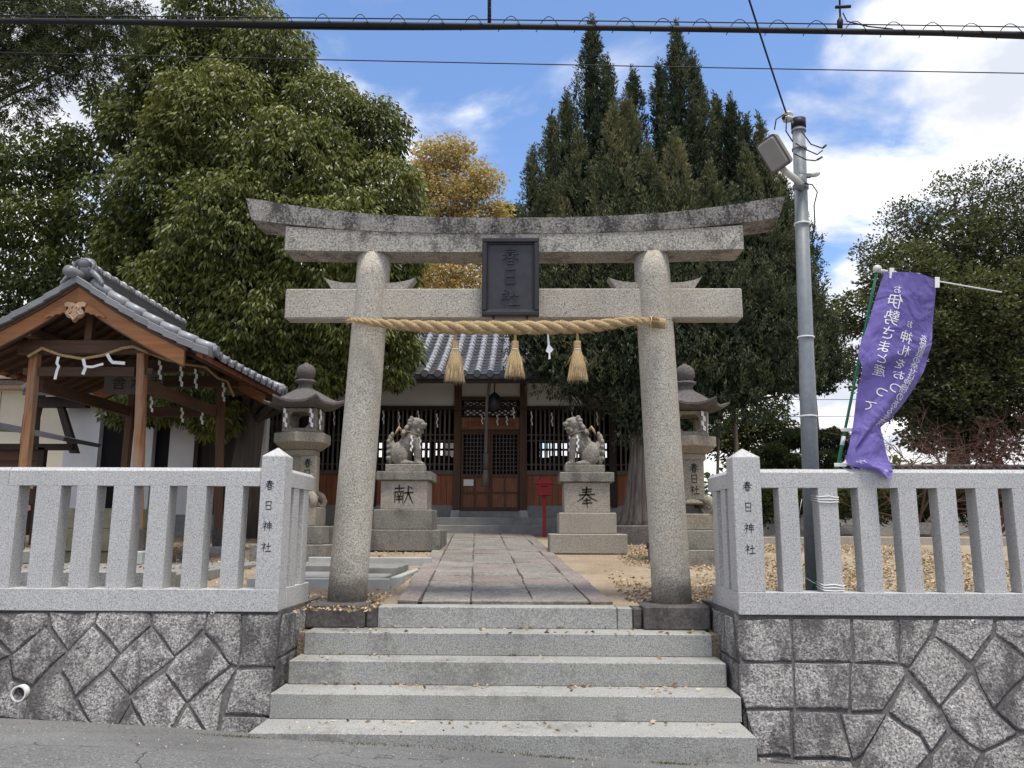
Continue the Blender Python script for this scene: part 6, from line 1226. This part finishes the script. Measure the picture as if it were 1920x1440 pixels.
# --- junipers
def juniper(parent, spires, lobes, dens, seed):
    tc_, to_, tt, tl_ = [], [], [], []; spires = [(a, b_, c_, e_, r_*(1.13 if e_ > 8.6 else 1.15)) for a, b_, c_, e_, r_ in spires]
    for si, (x, y, z0, z1, R) in enumerate(spires):
        H_ = z1-z0; nT = int(dens*R*H_*215)
        t_ = rng.random(nT)**.85; a = rng.uniform(0, 2*math.pi, nT); bk = (np.sin(a) > .3) & (rng.random(nT) < .6); a[bk] = -a[bk]
        prof = np.minimum(1, (1-t_)**.80*1.42)*(1+.16*np.sin(a*3+t_*14+si)+.14*np.sin(a*5-t_*23+si*2))
        rr = R*prof*(.72+.33*rng.random(nT)**.7)
        tc_.append(np.stack([x+rr*np.cos(a), y+rr*np.sin(a), z0+t_*H_], 1)); out = np.stack([np.cos(a), np.sin(a), np.zeros(nT)], 1)
        to_.append(unit(out*.40+np.array([0, 0, 1.])+rng.normal(0, .18, (nT, 3)))); tt.append(np.clip(.22+.22*rng.random(nT)+.22*np.sin(a*3+t_*14+si)*.5+.34*(rng.random()-.45)+.12*(t_-.4)+(.10 if y < 15.7 else -.08), 0, 1)); tl_.append(np.full(nT, .27)*rng.uniform(.7, 1.25, nT)*(1-.35*t_))  # tint paints highlights on front spires and bulges, shade on rear and hollows
        k = 30; tc_.append(np.stack([x+rng.normal(0, .02, k), y+rng.normal(0, .02, k), z1+np.linspace(-.6, .22, k)], 1)); to_.append(unit(np.array([0, 0, 1.])+rng.normal(0, .28, (k, 3)))); tt.append(np.full(k, .5)); tl_.append(np.full(k, .15))
    if lobes:
        nT = int(dens*sum(l[3]**2 for l in lobes)*420); C_, d, idx = ell_surface(nT, lobes, .6, .55); tc_.append(C_); dn = d.copy(); 
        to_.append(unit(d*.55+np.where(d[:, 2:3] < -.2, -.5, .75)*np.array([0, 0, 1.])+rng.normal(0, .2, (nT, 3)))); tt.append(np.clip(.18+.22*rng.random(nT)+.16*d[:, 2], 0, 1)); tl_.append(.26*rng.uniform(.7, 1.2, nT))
    C_, O_, T_, Lt = map(np.concatenate, (tc_, to_, tt, tl_)); per = 13; n = len(C_)*per
    P_ = np.repeat(C_, per, 0); A_ = np.repeat(O_, per, 0); Lr = np.repeat(Lt, per); f = rng.random(n); side = unit(rng.normal(size=(n, 3)))
    P_ = P_ + A_*(f*Lr)[:, None] + side*(.055*np.sin(np.pi*np.clip(f*.8+.15, 0, 1))*rng.random(n))[:, None]
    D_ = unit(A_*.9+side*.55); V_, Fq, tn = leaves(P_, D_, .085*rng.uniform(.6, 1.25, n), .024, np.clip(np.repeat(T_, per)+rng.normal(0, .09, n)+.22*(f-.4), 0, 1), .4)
    o = link('crown', np_mesh('c', V_, Fq, tn), M['leaf_jun'], parent); o['kind'] = 'stuff'
    Q = []       # coarse inner sprays that close the crown
    for (x, y, z0, z1, R) in spires:
        k = int(R*(z1-z0)*900); t_ = rng.random(k); a = rng.uniform(0, 6.283, k); rr = R*np.minimum(1, (1-t_)**.8*1.25)*.62*rng.random(k)**.5; Q.append(np.stack([x+rr*np.cos(a), y+.1+rr*np.sin(a), z0+t_*(z1-z0)*.97], 1))
    for l in lobes:
        k = int(l[3]**2*1700); Q.append(np.array(l[:3])+unit(rng.normal(size=(k, 3)))*(l[3]*.75*rng.random((k, 1))**.5))
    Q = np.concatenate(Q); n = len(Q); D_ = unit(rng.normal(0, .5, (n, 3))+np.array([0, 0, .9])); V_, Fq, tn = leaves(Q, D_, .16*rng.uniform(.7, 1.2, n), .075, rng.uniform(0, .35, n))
    o = link('inner_crown', np_mesh('c', V_, Fq, tn), M['leaf_jun'], parent); o['kind'] = 'stuff'; return o
tj = tree('juniper_tree', (2.3, 15.8, .68), 'huge dark juniper with many pointed spires and a ridged pale trunk right of the hall', 'tree')
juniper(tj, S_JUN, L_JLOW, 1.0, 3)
bm = bmesh.new()      # dark twiggy core so that the crown is not hollow
for (x, y, z0, z1, R) in S_JUN: add_tube(bm, [(2.4+(x-2.4)*.5, 15.9, 3.0), (x, y+.1, z0), (x, y, z1-.1)], [.07, .05, .006], 6)
link('limbs', bm_mesh(bm), M['bark'], tj)
bm = bmesh.new(); R_ = random.Random(4)
for k in range(15):    # fluted trunk: a bundle of ridges
    a = 2*math.pi*k/15; c_, s_ = math.cos(a), math.sin(a); j = R_.uniform(.85, 1.15)
    add_tube(bm, [(2.22+c_*.46*j, 15.3+s_*.35*j, .60), (2.20+c_*.34*j, 15.3+s_*.28*j, .80), (2.19+c_*.26*j, 15.3+s_*.22*j, 1.2), (2.22+c_*.20, 15.3+s_*.17, 2.1), (2.32+c_*.18, 15.4+s_*.16, 3.2), (2.5+c_*.15, 15.6+s_*.13, 4.4)], [.10*j, .095*j, .08*j, .07, .06, .05], 8)
add_tube(bm, [(2.2, 15.3, .6), (2.2, 15.3, 2.2), (2.5, 15.6, 4.4)], [.34, .2, .16], 10)
link('trunk', bm_mesh(bm), M['bark_pale'], tj, smooth=True)
tj2 = tree('juniper_tree', (6.6, 18.6, .54), 'smaller juniper partly hidden by the steel lamp pole', 'tree')
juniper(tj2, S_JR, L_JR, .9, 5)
tube('trunk', [(6.5, 18.6, .5), (6.6, 18.6, 3), (6.6, 18.6, 5.6)], [.13, .10, .03], M['bark'], tj2)
# --- big tree at the right
tr_ = tree('evergreen_tree', (11.9, 22.3, .54), 'big rounded evergreen tree behind the purple banner at the right, thin at its top', 'tree')
limbs('trunk', M['bark'], tr_, (11.5, 22.3, .5), L_RIGHT, .34, (12.8, 22.2, 9.8), seed=8, twigs=9, rt=.016)
big = [l for l in L_RIGHT if l[4] >= .7]; thin = [l for l in L_RIGHT if l[4] < .7]
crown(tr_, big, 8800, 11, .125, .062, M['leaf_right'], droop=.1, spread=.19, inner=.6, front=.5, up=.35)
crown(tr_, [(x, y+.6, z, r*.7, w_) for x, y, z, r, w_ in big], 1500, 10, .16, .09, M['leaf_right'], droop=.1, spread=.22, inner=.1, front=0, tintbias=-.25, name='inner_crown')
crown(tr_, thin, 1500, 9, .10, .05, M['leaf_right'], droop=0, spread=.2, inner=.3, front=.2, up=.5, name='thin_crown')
tt2 = tree('thin_tree', (7, 26.5, .54), 'thin pale olive tree seen between the right lantern and the lamp pole', 'tree')
limbs('trunk', M['bark'], tt2, (7.1, 26.4, .5), L_THIN, .12, (7.1, 26.2, 4.4), seed=9, twigs=6)
crown(tt2, L_THIN, 1300, 8, .14, .07, M['leaf_thin'], droop=.2, spread=.25, inner=.1, front=.1)
# --- cloud-pruned pines and low shrubs
for i, (ls, lab, x) in enumerate(((L_PINE[0:2]+[L_PINE[4], L_PINE[6]], 'cloud-pruned dark pine beside the right stone lantern, left of the lamp pole', 5.8), (L_PINE[2:4]+[L_PINE[5]], 'cloud-pruned dark pine between the lamp pole and the banner', 6.9))):
    pn = tree('pine_tree', (x, 18.6, .54), lab, 'tree', 'pruned pines in the garden'); fl_ = [(a, b_, c_, r_*1.05) for a, b_, c_, r_ in ls]
    limbs('trunk', M['bark'], pn, (x, 18.6, .5), fl_, .08, (x+.1, 18.6, 2.5), seed=20+i, twigs=4)
    C_, d, idx = ell_surface(560*len(ls), fl_, .3, .3); C_[:, 2] = np.array([l[2] for l in fl_])[idx] + (C_[:, 2]-np.array([l[2] for l in fl_])[idx])*.55
    per = 14; P_ = np.repeat(C_, per, 0); n = len(P_); D_ = unit(np.repeat(unit(d+np.array([0, 0, .8])), per, 0)*.7+unit(rng.normal(size=(n, 3)))*.6)
    V_, Fq, tn = leaves(P_, D_, .085*rng.uniform(.7, 1.2, n), .011, np.clip(np.repeat(rng.random(len(C_))*.5, per)+rng.random(n)*.35+.25*np.repeat(d[:, 2], per), 0, 1)); o = link('crown', np_mesh('c', V_, Fq, tn), M['leaf_pine'], pn); o['kind'] = 'stuff'
SH = [(4.6, 17.2, 1.15, .55), (5.5, 17.5, 1.35, .55), (6.5, 17.6, 1.3, .55), (7.5, 17.8, 1.3, .6), (8.6, 18, 1.25, .6), (9.8, 18.1, 1.3, .65), (11.0, 18.2, 1.3, .65), (12.2, 18.2, 1.3, .65)]
labs = ['nearest to the right stone lantern', 'under the left pruned pine', 'under the right pruned pine', 'behind the foot of the banner', 'just right of the banner', 'under the bare maple', 'second from the right edge', 'at the right edge of the picture']
for i, l in enumerate(SH):
    s_ = tree('shrub', (l[0], l[1], .54), 'low dark clipped shrub %s' % labs[i], 'shrub', 'dark shrubs behind the right fence'); crown(s_, [l], 420, 9, .09, .045, M['leaf_left'], droop=0, spread=.12, inner=.5, front=.4, up=.4, tintbias=-.1)
    tube('stem', [(l[0], l[1], .5), (l[0]+.03, l[1], l[2])], [.04, .015], M['bark'], s_, 6)
def bare(name, base, r, h, n, mat, label, seed, cat='shrub', cloud=False):
    R_ = random.Random(seed); t_ = tree(name, base, label, cat); bm = bmesh.new(); base = Vector(base)
    def grow(p, d, L_, r_, dep):
        q = [p]; 
        for k in range(3): d = (d+Vector((R_.gauss(0, .22), R_.gauss(0, .22), R_.gauss(-.02, .12)))).normalized(); q.append(q[-1]+d*L_/3)
        add_tube(bm, q, [r_*(1-.18*k) for k in range(4)], 4 if dep else 6)
        if dep < 4:
            for _ in range(3 if dep < 3 else 4):
                nd = (d+Vector((R_.gauss(0, .75), R_.gauss(0, .6), R_.gauss(.05, .35)))).normalized(); grow(q[R_.choice((1, 2, 3))], nd, L_*.72, max(.0035, r_*.5), dep+1)
    for k in range(n): a = R_.uniform(0, 6.28); grow(base, Vector((math.cos(a)*.8, math.sin(a)*.5, .9)).normalized(), h*.42, .035, 0)
    link('branches', bm_mesh(bm), mat, t_)
bare('maple_tree', (9.6, 17.0, .54), 1.2, 3.1, 7, M['twig_red'], 'low spreading maple with dense reddish bare twigs at the right edge', 31, 'tree')
bare('maple_tree', (10.9, 17.3, .54), 1.2, 3.0, 6, M['twig_red'], 'second reddish bare maple, cut by the right edge of the picture', 33, 'tree')
bare('bare_shrub', (8.05, 17.2, .54), 1.0, 3.0, 6, M['twig_brown'], 'leafless brown twiggy shrub just right of the purple banner', 35)
for i, (x, y) in enumerate(((4.05, 16.2), (3.72, 16.3))): o = tube('support_pole', [(x, y, .5), (x+.12, y, 1.8+.5), (x+.1, y, 3.3-.6*i)], .045 if i == 0 else .03, M['bamboo'], None, 8, loc=(x, y, .5)); tag(o, ['thicker grey support pole standing behind the right stone lantern', 'thinner grey support pole close behind the right stone lantern'][i], 'pole')
# --- distant belt of trees along the horizon
far = [(x, 75+6*math.sin(x), 2.6+.9*math.sin(x*.7)+.5*math.sin(x*1.9), 3.2) for x in range(-90, 100, 4)]
fo = empty('far_trees', (0, 75, .5)); crown(fo, far, 5200, 6, .8, .5, M['leaf_left'], droop=.1, spread=.9, inner=.6, front=.6)
c_ = fo.children[0]; c_.parent = None; c_.location = (0, 75, .5); bpy.data.objects.remove(fo); c_.name = 'far_wood'; c_['label'] = 'far dark belt of trees along the horizon'; c_['category'] = 'wood'
# ================================================================ litter on the ground
def scatter(name, n, fx, fz, L, W, label, cat, mat='litter', lift=.006, tb_=0.):
    P_ = np.array([fx() for _ in range(n)]); Z = np.array([fz(x, y) for x, y in P_]); P3 = np.c_[P_, Z+lift+rng.random(n)*.01]; D_ = rng.normal(size=(n, 3)); D_[:, 2] = rng.normal(0, .22, n); D_ = unit(D_)
    V_, Fq, tn = leaves(P3, D_, L*rng.uniform(.5, 1.2, n), W*rng.uniform(.6, 1.2, n), np.clip(rng.random(n)+tb_, 0, 1)); o = link(name, np_mesh(name, V_, Fq, tn), M[mat], None); tag(o, label, cat, None, 'stuff'); return o
R2 = random.Random(8)
def rightyard():
    while True:
        x, y = R2.uniform(.9, 6.5), 7.3+7*R2.random()**1.4
        if math.sin(x*1.7+y*.9)+math.sin(y*1.3-x) > -1.0+R2.gauss(0, .5) and not (x < 1.25 and y > 10): return x, y
scatter('fallen_leaves', 15000, rightyard, lambda x, y: GZ(y)-.01, .045, .026, 'pale dry fallen leaves and chips littering the sand right of the path', 'leaf litter', tb_=.18)
scatter('fallen_leaves', 6500, lambda: (R2.uniform(-6.5, -1.25), R2.choice((R2.uniform(6.6, 7.7), R2.uniform(6.6, 7.7), R2.uniform(8, 15)))), lambda x, y: max(GZ(y)-.01, .2 if (-7.6 < x < -3.35 and 7.6 < y < 13.2) else -1), .045, .026, 'dry fallen leaves on the sand left of the path', 'leaf litter', tb_=.1)
def onstep():
    k = R2.choice((0, 1, 2, 3)); yf = (5.61, 6.0, 6.34, 6.63)[k]; return R2.uniform(-1.7, 1.4), yf+R2.choice((.34, .35, .3, R2.uniform(.03, .3)))*(.9)
def stepz(x, y): return -.684 if y < 6.0 else (-.513 if y < 6.34 else (-.342 if y < 6.63 else -.171))
scatter('step_litter', 230, onstep, stepz, .05, .024, 'scattered leaf bits and petals on the steps', 'leaf litter', tb_=.1)
scatter('road_grit', 700, lambda: (R2.uniform(-4, 4), R2.uniform(4.6, 5.95)), roadz, .012, .009, 'pale grit on the asphalt', 'grit', tb_=.4, lift=.002)
n = 700; P_ = []
for k in range(n):
    c = R2.choice(((-1.9, 5.55, .12), (-.2, 5.45, .3), (.2, 5.35, .12), (-1.0, 5.5, .2), (.9, 5.4, .1))); P_.append((c[0]+R2.gauss(0, c[2]), c[1]+R2.gauss(0, .02)))
P_ = np.array(P_); Z = np.array([roadz(x, y) for x, y in P_]); D_ = unit(np.c_[rng.normal(0, .5, (n, 2)), np.ones(n)*.7]); V_, Fq, tn = leaves(np.c_[P_, Z], D_, .022*rng.uniform(.5, 1.2, n), .005, rng.random(n))
o = link('kerbside_weeds', np_mesh('w', V_, Fq, tn), M['leaf_thin'], None); tag(o, 'tufts of small weeds and moss where the asphalt meets the bottom step', 'weeds', None, 'stuff')
